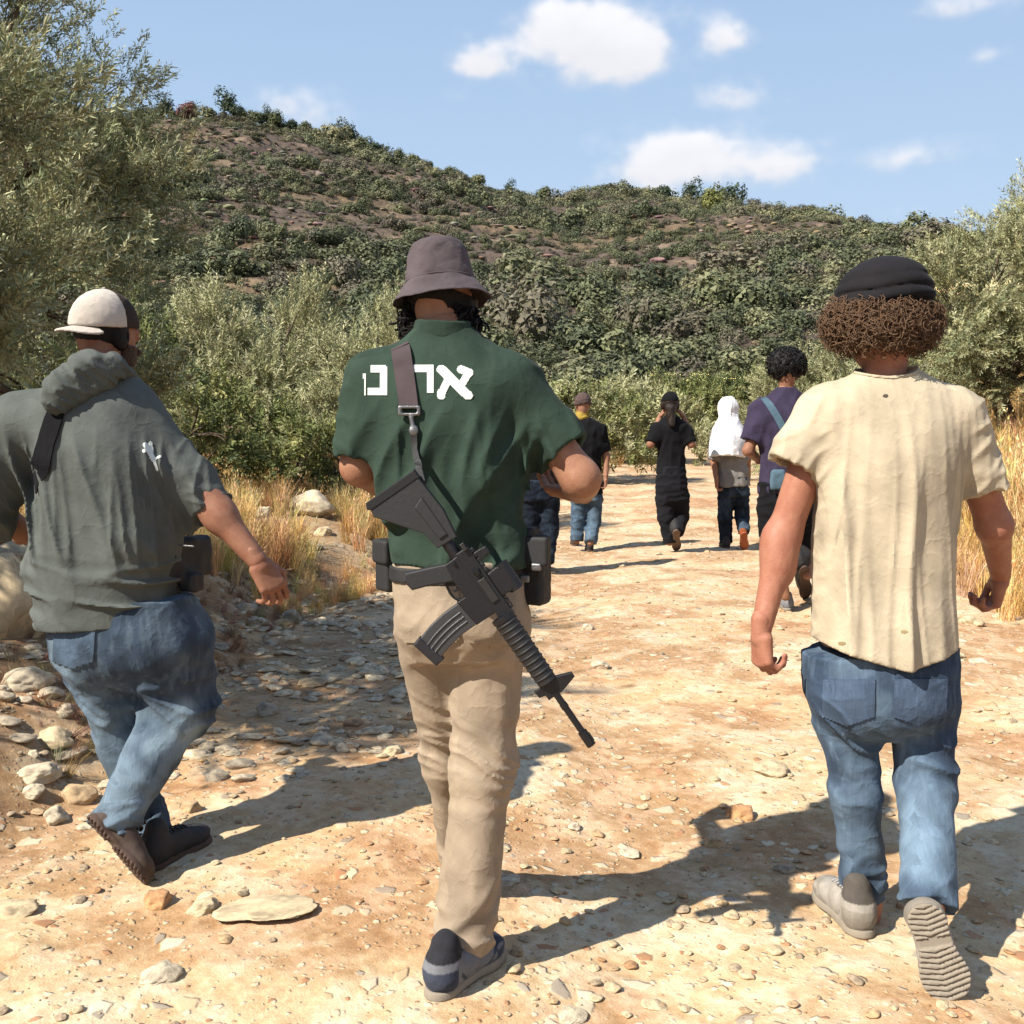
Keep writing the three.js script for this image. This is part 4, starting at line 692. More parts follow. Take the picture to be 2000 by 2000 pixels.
// curls of hair: little coils rooted on a field
function curls(roots, n, seed, o) {
  const r = rng(seed), list = [];
  for (let i = 0; i < n; i++) {
    const [p, nn] = roots(r), dir = nn.clone().multiplyScalar(o.out ?? 0.5).add(V((r() - 0.5) * 0.9, -(o.fall ?? 0.6) * (0.5 + r()), (r() - 0.5) * 0.9)).normalize(), a = V().crossVectors(dir, V(r() - 0.5, r() - 0.5, r() - 0.5)).normalize(), b = V().crossVectors(dir, a), L = o.len * (0.6 + r() * 0.8), cr = o.coil * (0.6 + r() * 0.8), turns = 1.2 + r() * 1.8, ph = r() * 6.3, pts = [];
    for (let k = 0; k <= 12; k++) { const t = k / 12, th = ph + t * turns * 6.283, m = Math.min(1, t * 4); pts.push(p.clone().addScaledVector(dir, L * t).addScaledVector(a, Math.cos(th) * cr * m).addScaledVector(b, Math.sin(th) * cr * m).add(V(0, -t * t * L * (o.sag ?? 0.3), 0))); }
    const g = new THREE.TubeGeometry(new THREE.CatmullRomCurve3(pts), 14, o.thick * (0.7 + r() * 0.6), 4, false); list.push(g.toNonIndexed());
  }
  return merge(list);
}
const vfold = (f, fx, fy, amp, s, sharp = 3) => (x, y, z) => { const n = noise(x * fx + s, y * fy + 3.1, z * fx * 0.8 + s), m = noise(x * fx * 2.1 + s * 2, y * fy * 1.7, z * fx * 1.6); return amp * (Math.pow(1 - Math.min(1, SA(n) * 1.7), sharp) - 0.25) + amp * 0.35 * m; };
// a crease: a ridge that wanders, lying mostly across y
const crease = (x, y, z, fy, s, lean = 0) => { const w = noise(x * 6 + s, y * 5, z * 6) * 0.06 + noise(x * 2.5, y * 2.5 + s, z * 2.5) * 0.05; return Math.pow(1 - Math.min(1, SA(noise(x * 5.5 + s, (y + x * lean + w) * fy, z * 5.5 + s)) * 1.9), 2) - 0.28; };
const M = {
  greenTee: cloth(0.058, 0.098, 0.072), khaki: cloth(0.60, 0.475, 0.345), hoodie: cloth(0.178, 0.198, 0.184), tanTee: cloth(0.87, 0.74, 0.535, { bs: 0.001 }),
  denim: new THREE.MeshPhysicalMaterial({ color: col(ALB, ALB, ALB), roughness: 0.95, map: rep(T.denim, 3), bumpMap: rep(T.weave, 2.9), bumpScale: 0.0032, vertexColors: true, specularIntensity: 0.2, sheen: 0.15, sheenColor: col(0.4, 0.5, 0.6), sheenRoughness: 0.7 }),
  black: cloth(0.014, 0.014, 0.017), strap: cloth(0.13, 0.10, 0.106, { bs: 0.0008 }), pouch: plain(0.016, 0.016, 0.018, 0.7), hat: cloth(0.165, 0.132, 0.142), cap: cloth(0.92, 0.82, 0.72), capMesh: cloth(0.085, 0.062, 0.05), white: cloth(1.5, 1.52, 1.58), print: new THREE.MeshStandardMaterial({ color: col(0.5, 0.53, 0.5), roughness: 0.85 }),
  sole: plain(0.24, 0.19, 0.15, 0.9), soleBrown: plain(0.11, 0.062, 0.042, 0.85), greyShoe: cloth(1, 1, 1, { vc: true }), darkShoe: plain(0.028, 0.024, 0.026, 0.8), beigeShoe: cloth(1, 1, 1, { vc: true }), lace: cloth(0.6, 0.58, 0.55), brownShoe: plain(0.085, 0.05, 0.034, 0.8), soleDust: plain(0.40, 0.34, 0.265, 0.95), metal: plain(0.35, 0.35, 0.36, 0.35, { metalness: 0.8 }),
};
const denimTint = (base, worn, spots, seed) => (x, y, z, c) => {
  let w = sstep(-0.12, 0.35, fbm(x * 5 + seed, y * 3.2, z * 5, 4)) * 0.45 + sstep(0.15, 0.4, noise(x * 60, y * 9, z * 60)) * 0.18;
  for (const [p, r, k] of spots) w = Math.max(w, k * sstep(1, 0.3, Math.hypot(x - p.x, y - p.y, z - p.z) / r + noise(x * 14, y * 14, z * 14) * 0.35));
  c.setRGB(lerp(base[0], worn[0], w), lerp(base[1], worn[1], w), lerp(base[2], worn[2], w));
};

// ================================================================ the walker in the green shirt with the slung rifle
{
  const A = axes(V(0.05, 0, -1)), D = 2.5, p = thing('person', 'walker in dark green printed shirt, khaki trousers and bucket hat', 'person', V(J(870, 1100, D).x, 0, -2.5)), N = V(0, 0, 1);
  const skin = SKIN(0.46, 0.235, 0.145);
  const st = [stn(725, 990, 1085, D, 0.125, A), stn(730, 982, 1000, D, 0.125, A), stn(716, 974, 900, D, 0.13, A), stn(702, 975, 810, D + 0.01, 0.135, A), stn(688, 985, 735, D + 0.02, 0.125, A), stn(706, 960, 683, D + 0.03, 0.10, A), stn(752, 920, 645, D + 0.03, 0.075, A), stn(782, 890, 618, D + 0.03, 0.062, A)];
  const shL = J(708, 718, D + 0.02), elL = J(680, 880, D + 0.03), shR = J(968, 735, D + 0.02), elR = J(1096, 903, D - 0.03);
  const dirR = V().subVectors(elR, shR).normalize(), dirL = V().subVectors(elL, shL).normalize();
  const trunk = loft(st), slL = cutEnd(cap(shL, J(681, 880, D + 0.02), 0.074, 0.061), J(683, 858, D + 0.02), dirL), slR = cutEnd(cap(shR, J(1085, 870, D - 0.015), 0.079, 0.066), J(1066, 848, D - 0.015), dirR);
  let tee = smin(0.06, trunk, slL, slR);
  tee = carve(tee, cap(J(1040, 815, D), J(1110, 910, D - 0.03), 0.05, 0.063)); tee = carve(tee, cap(J(684, 825, D + 0.02), J(680, 900, D + 0.03), 0.045, 0.055));
  const teeBase = tee, waistY = J(860, 1062, D).y;
  tee = fold(tee, 0.03, (x, y, z) => {
    const low = sstep(1.42, 1.2, y), u = x + 0.14;
    // cloth pulled from the shoulders towards the rifle and the right hip
    const g = noise((x - y * 0.42) * 11 + 2, (y + x * 0.3) * 2.4, z * 5), g2 = noise((x + y * 0.12) * 15 + 7, y * 1.9, z * 6);
    let f = 0.030 * (Math.pow(1 - Math.min(1, SA(g) * 1.7), 2.4) - 0.25) * low + 0.011 * (Math.pow(1 - Math.min(1, SA(g2) * 1.9), 3) - 0.2) * (0.25 + low);
    f += 0.006 * noise(x * 9, y * 20, z * 9) * sstep(1.16, 1.05, y) + 0.004 * noise(x * 7, y * 7, z * 7);
    f += 0.007 * (Math.pow(1 - Math.min(1, SA(noise((x + y) * 13, (x - y) * 5, z * 8)) * 2), 2) - 0.2) * (sstep(0.0, 0.06, x) + sstep(-0.36, -0.42, x));
    return f;
  });
  tee = cutBelow(tee, J(860, 1062, D), V(0.04, 1, 0));
  const shirt = part('shirt', local(solid(tee, [J(650, 1080, D), J(1100, 615, D), J(860, 800, D - 0.2), J(860, 800, D + 0.2)], 0.05, 0.0055, null, 0.03), p), M.greenTee, p, 'dark green short sleeved shirt with white lettering');
  // collar
  const nk = J(835, 622, D + 0.03), col1 = carve(cutBelow((x, y, z) => Math.max(loft([{ ...st[7], c: J(836, 640, D + 0.03), hw: 0.078, hd: 0.075 }, { ...st[7], c: J(837, 604, D + 0.025), hw: 0.068, hd: 0.066 }])(x, y, z), y - J(837, 603, D).y), J(836, 640, D), V(0, 1, 0)), cap(J(836, 650, D + 0.03), J(837, 590, D + 0.02), 0.06, 0.058));
  part('collar', local(solid(col1, [J(770, 645, D), J(905, 600, D), J(836, 620, D - 0.1), J(836, 620, D + 0.12)], 0.02, 0.004), p), M.greenTee, shirt);
  // white lettering across the shoulder blades, drawn as strokes 1 unit high
  const seg = (ax, ay, bx, by, t) => (u, v) => { const dx = bx - ax, dy = by - ay; let k = ((u - ax) * dx + (v - ay) * dy) / (dx * dx + dy * dy); k = clamp(k); return Math.hypot(u - ax - dx * k, v - ay - dy * k) < t; };
  const bar = (x0, y0, x1, y1) => (u, v) => u > x0 && u < x1 && v > y0 && v < y1;
  const glyphs = [
    [seg(0.10, 0.90, 0.88, 0.10, 0.14), seg(0.68, 0.90, 0.92, 0.80, 0.12), seg(0.90, 0.80, 0.72, 0.48, 0.11), seg(0.10, 0.10, 0.10, 0.20, 0.12), seg(0.10, 0.14, 0.28, 0.56, 0.11)],
    [bar(0.0, 0.74, 0.9, 1.0), bar(0.6, 0.0, 0.9, 0.9)],
    [bar(0.05, 0.75, 0.76, 1.0), bar(0.48, 0.05, 0.8, 0.95), bar(-0.1, 0.0, 0.8, 0.24)],
    [bar(0.3, 0.1, 0.5, 1.0), bar(0.1, 0.8, 0.5, 1.0)],
  ];
  const lettering = [];
  const put = (x0, x1, y0, y1, k) => {
    const a = J(x0, y1, D - 0.13), b = J(x1, y1, D - 0.13), c = J(x0, y0, D - 0.13), w = b.distanceTo(a), h = c.distanceTo(a), o = J((x0 + x1) / 2, (y0 + y1) / 2, D - 0.2), U = V().subVectors(b, a).normalize(), Vv = V().subVectors(c, a).normalize();
    const W = w * 1.3, H = h * 1.3;
    lettering.push(sheet(tee, o, U, Vv, W, H, ray((x0 + x1) / 2, (y0 + y1) / 2), (u, v) => { const q = u / w + 0.5, r = v / h + 0.5; return glyphs[k].some((f) => f(q, r)) && r > -0.02 && r < 1.02; }, 0.0016, 0.0017, 0.0018));
  };
  put(826, 891, 691, 753, 0); put(779, 823, 688, 742, 1); put(697, 739, 688, 746, 2); put(683, 698, 704, 752, 3);
  part('lettering', local(merge(lettering), p), M.print, shirt, 'white block letters printed across the shoulders');
  // trousers
  const hip = [stn(738, 985, 1050, D, 0.12, A), stn(742, 992, 1110, D, 0.128, A), stn(752, 994, 1175, D - 0.01, 0.135, A), stn(775, 985, 1235, D - 0.005, 0.11, A)];
  const kR = J(912, 1440, D - 0.02), aR = J(872, 1800, 2.41), kL = J(850, 1430, D + 0.15), aL = J(884, 1640, D + 0.36);
  let leg = smin(0.05, loft(hip), cap(J(918, 1190, D), kR, 0.094, 0.074), cap(kR, aR, 0.074, 0.071)), legL = smin(0.04, cap(J(812, 1180, D + 0.01), kL, 0.088, 0.07), cap(kL, aL, 0.07, 0.066));
  let tr = smin(0.025, leg, legL);
  tr = cutBelow(tr, J(870, 1790, 2.4), V(0.1, 1, 0)); tr = (((t0) => (x, y, z) => Math.max(t0(x, y, z), y - J(866, 1052, D).y))(tr));
  tr = carve(tr, cap(J(876, 1770, 2.42), J(872, 1830, 2.40), 0.04, 0.05));
  tr = fold(tr, 0.014, (x, y, z) => {
    const knee = Math.exp(-((y - 0.52) ** 2) / 0.018), cuff = sstep(0.34, 0.14, y), seat = Math.exp(-((y - 0.82) ** 2) / 0.01);
    const n = noise(x * 8 + 1, (y + x * 0.25) * 26, z * 6), m = noise(x * 7 + 4, (y - x * 0.8) * 15, z * 6 + 3), l = noise(x * 16, y * 2.2, z * 10 + 5);
    return 0.011 * crease(x, y, z, 19, 2, 0.25) * (0.14 + knee * 0.8) + 0.024 * crease(x, y, z, 13, 5, -0.7) * (cuff * 0.75 + seat * 0.25) + 0.006 * l;
  });
  const trousers = part('trousers', local(solid(tr, [J(740, 1040, D), J(1000, 1040, D), J(860, 1790, 2.3), J(880, 1640, D + 0.42)], 0.1, 0.0055, null, 0.03), p), M.khaki, p, 'khaki cotton trousers creased at the knee');
  const pocket = (x, y, w, h, nm) => sheet(tr, J(x, y, D - 0.3), V(1, 0.03, 0), V(0, 1, 0), w, h, ray(x, y), (u, v) => v > -h / 2 + Math.abs(u) * 0.25, 0.0045, 0.006, 0.005);
  part('pocket', local(pocket(815, 1165, 0.125, 0.14), p), M.khaki, trousers); part('pocket', local(pocket(935, 1165, 0.125, 0.14), p), M.khaki, trousers);
  const bl = J(866, 1077, D), beltF = (x, y, z) => Math.max(tr(x, y, z) - 0.006, Math.abs(y - bl.y) - 0.018); part('belt', local(solid(beltF, [J(720, 1078, D), J(1000, 1078, D), J(866, 1077, D - 0.2), J(866, 1077, D + 0.2)], 0.05, 0.005), p), M.pouch, p, 'black belt');
  // body
  const wrL = J(745, 935, D + 0.28), wrR = J(1090, 930, D + 0.24), neck = J(836, 625, D + 0.03), hc = J(833, 562, D + 0.075), HA = axes(V(0.3, -0.22, -1), V(0.06, 1, 0));
  const hL = handField(wrL, V(0.75, 0.12, -0.6), V(0.2, 0.9, 0.1), 0.9, -1), hR = handField(wrR, V(-0.5, 0.05, -0.85), V(-0.2, 0.9, 0.1), 0.9, 1);
  makeBody(p, [loft(st.slice(0, 6).map((s) => ({ ...s, hw: s.hw * 0.86, hd: s.hd * 0.84 }))), cap(J(835, 690, D + 0.03), neck, 0.06, 0.056), cap(shL, elL, 0.052, 0.044), cap(elL, wrL, 0.046, 0.029), cap(shR, elR, 0.053, 0.043), cap(elR, wrR, 0.044, 0.029), ell(elR.clone().lerp(wrR, 0.25), V(0.046, 0.047, 0.06)), cap(J(915, 1150, D), kR, 0.075, 0.055), cap(kR, aR, 0.053, 0.04), cap(aR, J(872, 1830, 2.43), 0.04, 0.036), cap(J(815, 1150, D), kL, 0.072, 0.052), cap(kL, aL, 0.05, 0.038), cap(aL, J(888, 1700, D + 0.38), 0.038, 0.034), cap(J(860, 1110, D), J(870, 1160, D), 0.11, 0.1)],
    [J(640, 620, D), J(1130, 960, D), J(870, 1840, 2.35), J(884, 1700, D + 0.45), wrL, wrR], { c: hc, A: HA, s: 0.9, neck }, [hL, hR], skin);
  // bucket hat: a soft crown, tilted with the head
  {
    const HB = axes(V(0.25, -0.10, -1), V(-0.13, 1, 0.02)), hatC = J(832, 546, D + 0.07), prof = [[0, 0.160], [0.035, 0.158], [0.062, 0.148], [0.080, 0.130], [0.090, 0.105], [0.098, 0.06], [0.105, 0.025], [0.109, 0.018], [0.122, -0.001], [0.144, -0.031], [0.147, -0.035], [0.143, -0.036], [0.121, -0.006], [0.104, 0.012], [0.094, 0.05]].map(([a, b]) => new THREE.Vector2(a, b));
    const g = new THREE.LatheGeometry(new THREE.SplineCurve(prof).getPoints(70), 90), q = g.attributes.position;
    for (let i = 0; i < q.count; i++) { const x = q.getX(i), y = q.getY(i), z = q.getZ(i), th = Math.atan2(z, x), rr = Math.hypot(x, z), up = sstep(0.05, 0.15, y); const w = 1 + 0.05 * noise(Math.cos(th) * 1.6, y * 14, Math.sin(th) * 1.6) + 0.03 * noise(Math.cos(th) * 3, y * 40, Math.sin(th) * 3); q.setXYZ(i, x * w, y - (rr < 0.07 ? 0.010 * up * (1 + noise(x * 20, z * 20, 1)) : 0) + (rr > 0.118 ? 0.012 * noise(Math.cos(th) * 1.4 + 3, Math.sin(th) * 1.4) : 0) - 0.003 * Math.abs(noise(x * 30, y * 30, z * 30)), z * w * 1.05); }
    g.computeVertexNormals(); const hat = part('hat', finish(g), M.hat, p, 'grey purple cloth bucket hat'); hat.position.copy(hatC).sub(p.position); hat.scale.setScalar(0.82); hat.quaternion.setFromRotationMatrix(new THREE.Matrix4().makeBasis(HB.R, HB.U, HB.W.clone().negate()));
    const band = new THREE.TorusGeometry(0.1075, 0.0022, 5, 80).rotateX(Math.PI / 2).translate(0, 0.021, 0); const bd = part('hat_seam', finish(band.toNonIndexed()), M.hat, hat); bd.scale.z = 1.05;
    // dark curly hair at nape and temples, and a beard
    const hf = headField(hc, HA, 0.9), hairF = grow(hf, 0.014), roots = (r) => { const s = r(), a = s < 0.5 ? -2.0 + r() * 0.9 : 1.0 + r() * 1.1, u = -0.10 + r() * 0.085, d0 = off(hc, HA, Math.sin(a) * 0.3, u, -Math.cos(a) * 0.3), q2 = land(hf, d0, V().subVectors(off(hc, HA, 0, u, -0.01), d0).normalize(), 0.002); return [q2, slope(hf, q2)]; };
    const lump = (x, y, z) => { const a = (x - hc.x) * HA.R.x + (y - hc.y) * HA.R.y + (z - hc.z) * HA.R.z, u = (x - hc.x) * HA.U.x + (y - hc.y) * HA.U.y + (z - hc.z) * HA.U.z; return Math.max(hf(x, y, z) - 0.012 - 0.006 * noise(x * 60, y * 60, z * 60), -0.030 - u - 0.075 * sstep(0.035, 0.06, Math.abs(a)), u + 0.0); };
    part('hair', local(merge([solid(lump, [hc], 0.15, 0.005), curls(roots, 420, 9, { len: 0.05, coil: 0.008, thick: 0.0028, out: 0.45, fall: 0.75 })]), p), HAIR(0.012, 0.009, 0.008), p, 'dark curly hair under the hat');
    const beard = (x, y, z) => { const u = (x - hc.x) * HA.U.x + (y - hc.y) * HA.U.y + (z - hc.z) * HA.U.z, f = (x - hc.x) * HA.W.x + (y - hc.y) * HA.W.y + (z - hc.z) * HA.W.z; return Math.max(hf(x, y, z) - 0.016 - 0.006 * noise(x * 70, y * 70, z * 70), u + 0.035, -f - 0.0); };
    part('beard', local(solid(beard, [hc], 0.16, 0.005), p), HAIR(0.012, 0.009, 0.008), p);
  }
  const ZG = [[0.30, 0.31, 0.34], [0.085, 0.10, 0.145], [0.05, 0.05, 0.06]];
  const hR1 = G(815, 1893), tR1 = hR1.clone().add(V(0.145, 0, -0.235)); hR1.y = landY(hR1.x, -hR1.z); tR1.y = landY(tR1.x, -tR1.z);
  makeShoe(p, hR1, tR1, V(0, 1, 0), 1.12, [M.greyShoe, M.soleDust, M.lace], { side: 1, zones: ZG });
  const hL1 = V(aL.x, 0, aL.z + 0.02); hL1.y = landY(hL1.x, -hL1.z); const tL1 = hL1.clone().add(V(-0.03, 0.0, -0.275)); makeShoe(p, hL1, tL1, V(0, 1, 0), 1.12, [M.greyShoe, M.soleDust, M.lace], { side: -1, zones: ZG });
  // gear at the hips
  const pouch = thing('belt_pouch', 'black holster pouch on the right hip of the khaki walker', 'pouch', J(1000, 1075, D - 0.02));
  { const B = axes(V(0.4, 0, -1)), f = smin(0.012, boxf(J(1003, 1075, D - 0.01), V(0.042, 0.085, 0.035), B.R, B.U, B.W, 0.014), boxf(J(992, 1030, D - 0.02), V(0.03, 0.045, 0.03), B.R, B.U, B.W, 0.01)); part('case', local(solid(fold(f, 0.003, (x, y, z) => 0.003 * noise(x * 40, y * 40, z * 40)), [J(1003, 1075, D)], 0.15, 0.0045), pouch), M.pouch, pouch); part('flap', local(solid(boxf(J(1003, 1040, D - 0.06), V(0.042, 0.035, 0.008), B.R, B.U, B.W, 0.005), [J(1003, 1040, D - 0.06)], 0.07, 0.004), pouch), M.pouch, pouch); for (const [a, b] of [[1012, 1070], [990, 1092]]) part('buckle', local(solid(boxf(J(a, b, D - 0.075), V(0.012, 0.009, 0.005), B.R, B.U, B.W, 0.003), [J(a, b, D - 0.075)], 0.03, 0.0025), pouch), M.metal, pouch); part('antenna', local(tubeLimb([J(985, 1045, D - 0.03), J(976, 960, D + 0.0), J(972, 900, D + 0.02)], 0.007, 0.004, 7), pouch), M.pouch, pouch); }
  const pouch2 = thing('belt_pouch', 'slim black pouch on the left hip of the khaki walker', 'pouch', J(730, 1065, D + 0.03));
  { const B = axes(V(-0.7, 0, -1)); part('case', local(solid(boxf(J(731, 1068, D + 0.02), V(0.02, 0.062, 0.032), B.R, B.U, B.W, 0.008), [J(731, 1068, D + 0.02)], 0.1, 0.004), pouch2), M.pouch, pouch2); part('flap', local(solid(boxf(J(729, 1040, D + 0.015), V(0.024, 0.03, 0.036), B.R, B.U, B.W, 0.008), [J(729, 1040, D + 0.015)], 0.07, 0.004), pouch2), M.pouch, pouch2); }

  // ------------------------------------------------------------ the rifle, slung across the back: x along the barrel, y to the sights
  {
    const butt = J(766, 912, 2.245), muz = J(1110, 1408, 2.235), X = V().subVectors(muz, butt), L = X.length(); X.normalize(); const Y = V(0.79, 0.61, 0.0); Y.addScaledVector(X, -Y.dot(X)).normalize(); const Z = V().crossVectors(X, Y);
    const r = thing('rifle', 'black rifle with curved magazine slung across the green shirt', 'rifle', butt); r.quaternion.setFromRotationMatrix(new THREE.Matrix4().makeBasis(X, Y, Z)); const s = L / 0.76;
    const gun = plain(0.020, 0.020, 0.024, 0.42, { metalness: 0.35 }), poly = plain(0.018, 0.018, 0.021, 0.6), worn = plain(0.075, 0.072, 0.07, 0.38, { metalness: 0.6 }), mag = plain(0.105, 0.108, 0.115, 0.4, { metalness: 0.55 });
    const ext = (pts, d, z = 0, bv = 0.0022) => { const sh = new THREE.Shape(pts.map(([a, b]) => new THREE.Vector2(a * s, b * s))), g = new THREE.ExtrudeGeometry(sh, { depth: d * s - bv * 2, bevelEnabled: true, bevelThickness: bv, bevelSize: bv, bevelSegments: 2, curveSegments: 8 }); g.translate(0, 0, z * s - d * s / 2 + bv); return finish(g); };
    const cyl = (x0, x1, y, ra, rb, n = 18, z = 0) => finish(new THREE.CylinderGeometry(rb * s, ra * s, (x1 - x0) * s, n).rotateZ(-Math.PI / 2).translate((x0 + x1) / 2 * s, y * s, z * s).toNonIndexed());
    const P = (n, g, m, par = r, l) => part(n, g, m, par, l);
    P('stock', merge([ext([[0.0, 0.03], [0.0, -0.098], [0.022, -0.103], [0.045, -0.085], [0.12, -0.028], [0.165, -0.022], [0.168, 0.026], [0.10, 0.036]], 0.034), ext([[0.05, 0.012], [0.15, 0.012], [0.15, -0.006], [0.06, -0.012]], 0.042)]), poly);
    P('butt_pad', ext([[-0.012, 0.032], [-0.012, -0.1], [-0.002, -0.105], [0.004, -0.1], [0.004, 0.032]], 0.038, 0, 0.003), plain(0.012, 0.012, 0.014, 0.9));
    P('buffer_tube', cyl(0.15, 0.225, 0.0, 0.0145, 0.0145), gun);
    P('lower_receiver', merge([ext([[0.21, 0.004], [0.212, -0.03], [0.25, -0.036], [0.300, -0.036], [0.300, -0.058], [0.366, -0.050], [0.366, 0.004]], 0.030), cyl(0.216, 0.222, -0.012, 0.004, 0.004, 10, 0.017)]), gun);
    P('upper_receiver', merge([ext([[0.205, 0.004], [0.205, 0.034], [0.39, 0.034], [0.39, 0.0], [0.37, 0.003]], 0.032), cyl(0.26, 0.272, 0.02, 0.009, 0.007, 14, 0.018), ...Array.from({ length: 12 }, (_, i) => ext([[0.212 + i * 0.0145, 0.035], [0.212 + i * 0.0145, 0.0425], [0.2205 + i * 0.0145, 0.0425], [0.2205 + i * 0.0145, 0.035]], 0.022, 0, 0.001))]), gun);
    P('ejection_port', ext([[0.285, 0.010], [0.285, 0.026], [0.345, 0.026], [0.345, 0.010]], 0.005, 0.0175, 0.001), worn);
    P('trigger_guard', finish(new THREE.TubeGeometry(new THREE.CatmullRomCurve3([[0.247, -0.034], [0.252, -0.056], [0.268, -0.062], [0.288, -0.060], [0.300, -0.050]].map(([a, b]) => V(a * s, b * s, 0))), 20, 0.0032 * s, 6).toNonIndexed()), gun);
    P('trigger', ext([[0.266, -0.034], [0.272, -0.050], [0.268, -0.056], [0.276, -0.050], [0.278, -0.034]], 0.007, 0, 0.001), gun);
    P('pistol_grip', ext([[0.214, -0.026], [0.196, -0.070], [0.176, -0.122], [0.187, -0.131], [0.212, -0.127], [0.224, -0.092], [0.238, -0.062], [0.250, -0.034]], 0.028, 0, 0.004), poly);
    const mg = P('magazine', ext([[0.303, -0.04], [0.304, -0.10], [0.311, -0.145], [0.324, -0.188], [0.330, -0.196], [0.387, -0.180], [0.374, -0.142], [0.366, -0.10], [0.364, -0.04]], 0.023), mag, r, 'grey metal magazine');
    for (const t of [0.3, 0.52, 0.74]) { const pts = [[-0.066, 0], [-0.10, 0.002], [-0.142, 0.0095], [-0.18, 0.0215]].map(([y, c]) => V((0.304 + 0.060 * t + c) * s, y * s, 0)); for (const sd of [-1, 1]) { const g = new THREE.TubeGeometry(new THREE.CatmullRomCurve3(pts.map((q) => q.clone().setZ(sd * 0.0115 * s))), 16, 0.0028 * s, 6); P('rib', finish(g.toNonIndexed()), mag, mg); } }
    P('floor_plate', ext([[0.320, -0.182], [0.325, -0.199], [0.392, -0.184], [0.389, -0.166]], 0.030, 0, 0.003), plain(0.010, 0.010, 0.016, 0.5), mg);
    const hg = P('handguard', cyl(0.395, 0.575, 0.008, 0.027, 0.024, 20), poly); for (let i = 0; i < 11; i++) P('rib', finish(new THREE.TorusGeometry((0.0265 - i * 0.00025) * s, 0.0028 * s, 6, 22).rotateY(Math.PI / 2).translate((0.405 + i * 0.0155) * s, 0.008 * s, 0).toNonIndexed()), poly, hg);
    P('handguard_ring', cyl(0.386, 0.397, 0.008, 0.029, 0.029, 20), gun);
    P('front_sight', merge([ext([[0.575, -0.012], [0.575, 0.024], [0.590, 0.066], [0.600, 0.066], [0.612, 0.024], [0.612, -0.012]], 0.014), ext([[0.580, -0.03], [0.58, -0.012], [0.6, -0.012], [0.596, -0.028]], 0.008)]), gun);
    P('barrel', merge([cyl(0.57, 0.735, 0.008, 0.0085, 0.008), cyl(0.64, 0.652, 0.008, 0.0095, 0.0095)]), gun); P('gas_tube', cyl(0.39, 0.59, 0.024, 0.004, 0.004, 8), gun);
    const fh = P('muzzle_device', cyl(0.722, 0.762, 0.008, 0.0115, 0.0115, 16), gun); for (let i = 0; i < 5; i++) { const b = new THREE.BoxGeometry(0.022 * s, 0.003 * s, 0.002 * s).translate(0.744 * s, 0.0118 * s, 0).rotateX(i * 0.6 - 1.2).translate(0, 0.008 * s, 0); P('rib', finish(b.toNonIndexed()), worn, fh); }
    // red-dot sight on the rail
    const op = P('optic', merge([ext([[0.285, 0.040], [0.283, 0.062], [0.292, 0.078], [0.335, 0.078], [0.344, 0.062], [0.342, 0.040]], 0.036, 0, 0.003), cyl(0.28, 0.35, 0.074, 0.019, 0.019, 20)]), gun); P('lens', cyl(0.3495, 0.3525, 0.074, 0.0165, 0.0165, 20), plain(0.03, 0.04, 0.08, 0.08), op); P('rear_sight', ext([[0.225, 0.04], [0.228, 0.068], [0.242, 0.068], [0.247, 0.04]], 0.02), gun);
    P('charging_handle', ext([[0.19, 0.024], [0.19, 0.032], [0.207, 0.032], [0.207, 0.024]], 0.05, 0, 0.001), worn);
    // sling over the left shoulder down to the stock
    const inv = (q) => r.worldToLocal(q.clone()); r.updateMatrixWorld(true);
    const way = [[752, 628], [757, 660], [763, 700], [769, 740], [773, 770]].map(([a, b]) => spot(tee, a, b, D - 0.35, 0.004)), nrm = (q) => slope(tee, q, 0.02);
    const over = [J(757, 606, D + 0.06), J(750, 612, D + 0.02)].map((q) => q.clone()), toLocal = (g) => { g.applyMatrix4(r.matrixWorld.clone().invert()); return g; };
    const front = [[745, 640, D + 0.19], [760, 760, D + 0.22], [850, 900, D + 0.23]].map(([a, b, c]) => J(a, b, c));
    const sl = P('sling', toLocal(merge([ribbon([land(tee, J(751, 570, D + 0.04), V(0, -1, 0), 0.004), land(tee, J(751, 590, D - 0.1), V(0, -0.8, -0.6).normalize(), 0.004), ...way], nrm, 0.046, 0.003), ribbon([land(tee, J(751, 570, D + 0.04), V(0, -1, 0), 0.004), ...front.map((q) => land(tee, q.clone().add(V(0, 0, -0.2)), V(0, 0, 1), 0.004))], nrm, 0.046, 0.003)])), M.strap, r, 'grey webbing sling over the left shoulder');
    const b0 = spot(tee, 774, 776, D - 0.3, 0.008), b1 = spot(tee, 783, 812, D - 0.3, 0.010), top = butt.clone().addScaledVector(Y, 0.03).addScaledVector(X, 0.02);
    const B = axes(V(0, 0, -1)); P('sling_buckle', toLocal(solid(uni(carve(boxf(b0, V(0.026, 0.012, 0.005), B.R, B.U, B.W, 0.003), boxf(b0, V(0.018, 0.005, 0.02), B.R, B.U, B.W, 0.001)), cap(b0.clone().add(V(0.004, -0.012, 0)), b1, 0.006, 0.0055), ell(b1, V(0.012, 0.014, 0.006))), [b0, b1], 0.05, 0.0028)), M.metal, sl);
    P('sling_strap', toLocal(ribbon([b1, spot(tee, 789, 850, D - 0.3, 0.008), top], nrm, 0.016, 0.003)), M.pouch, sl);
  }
}

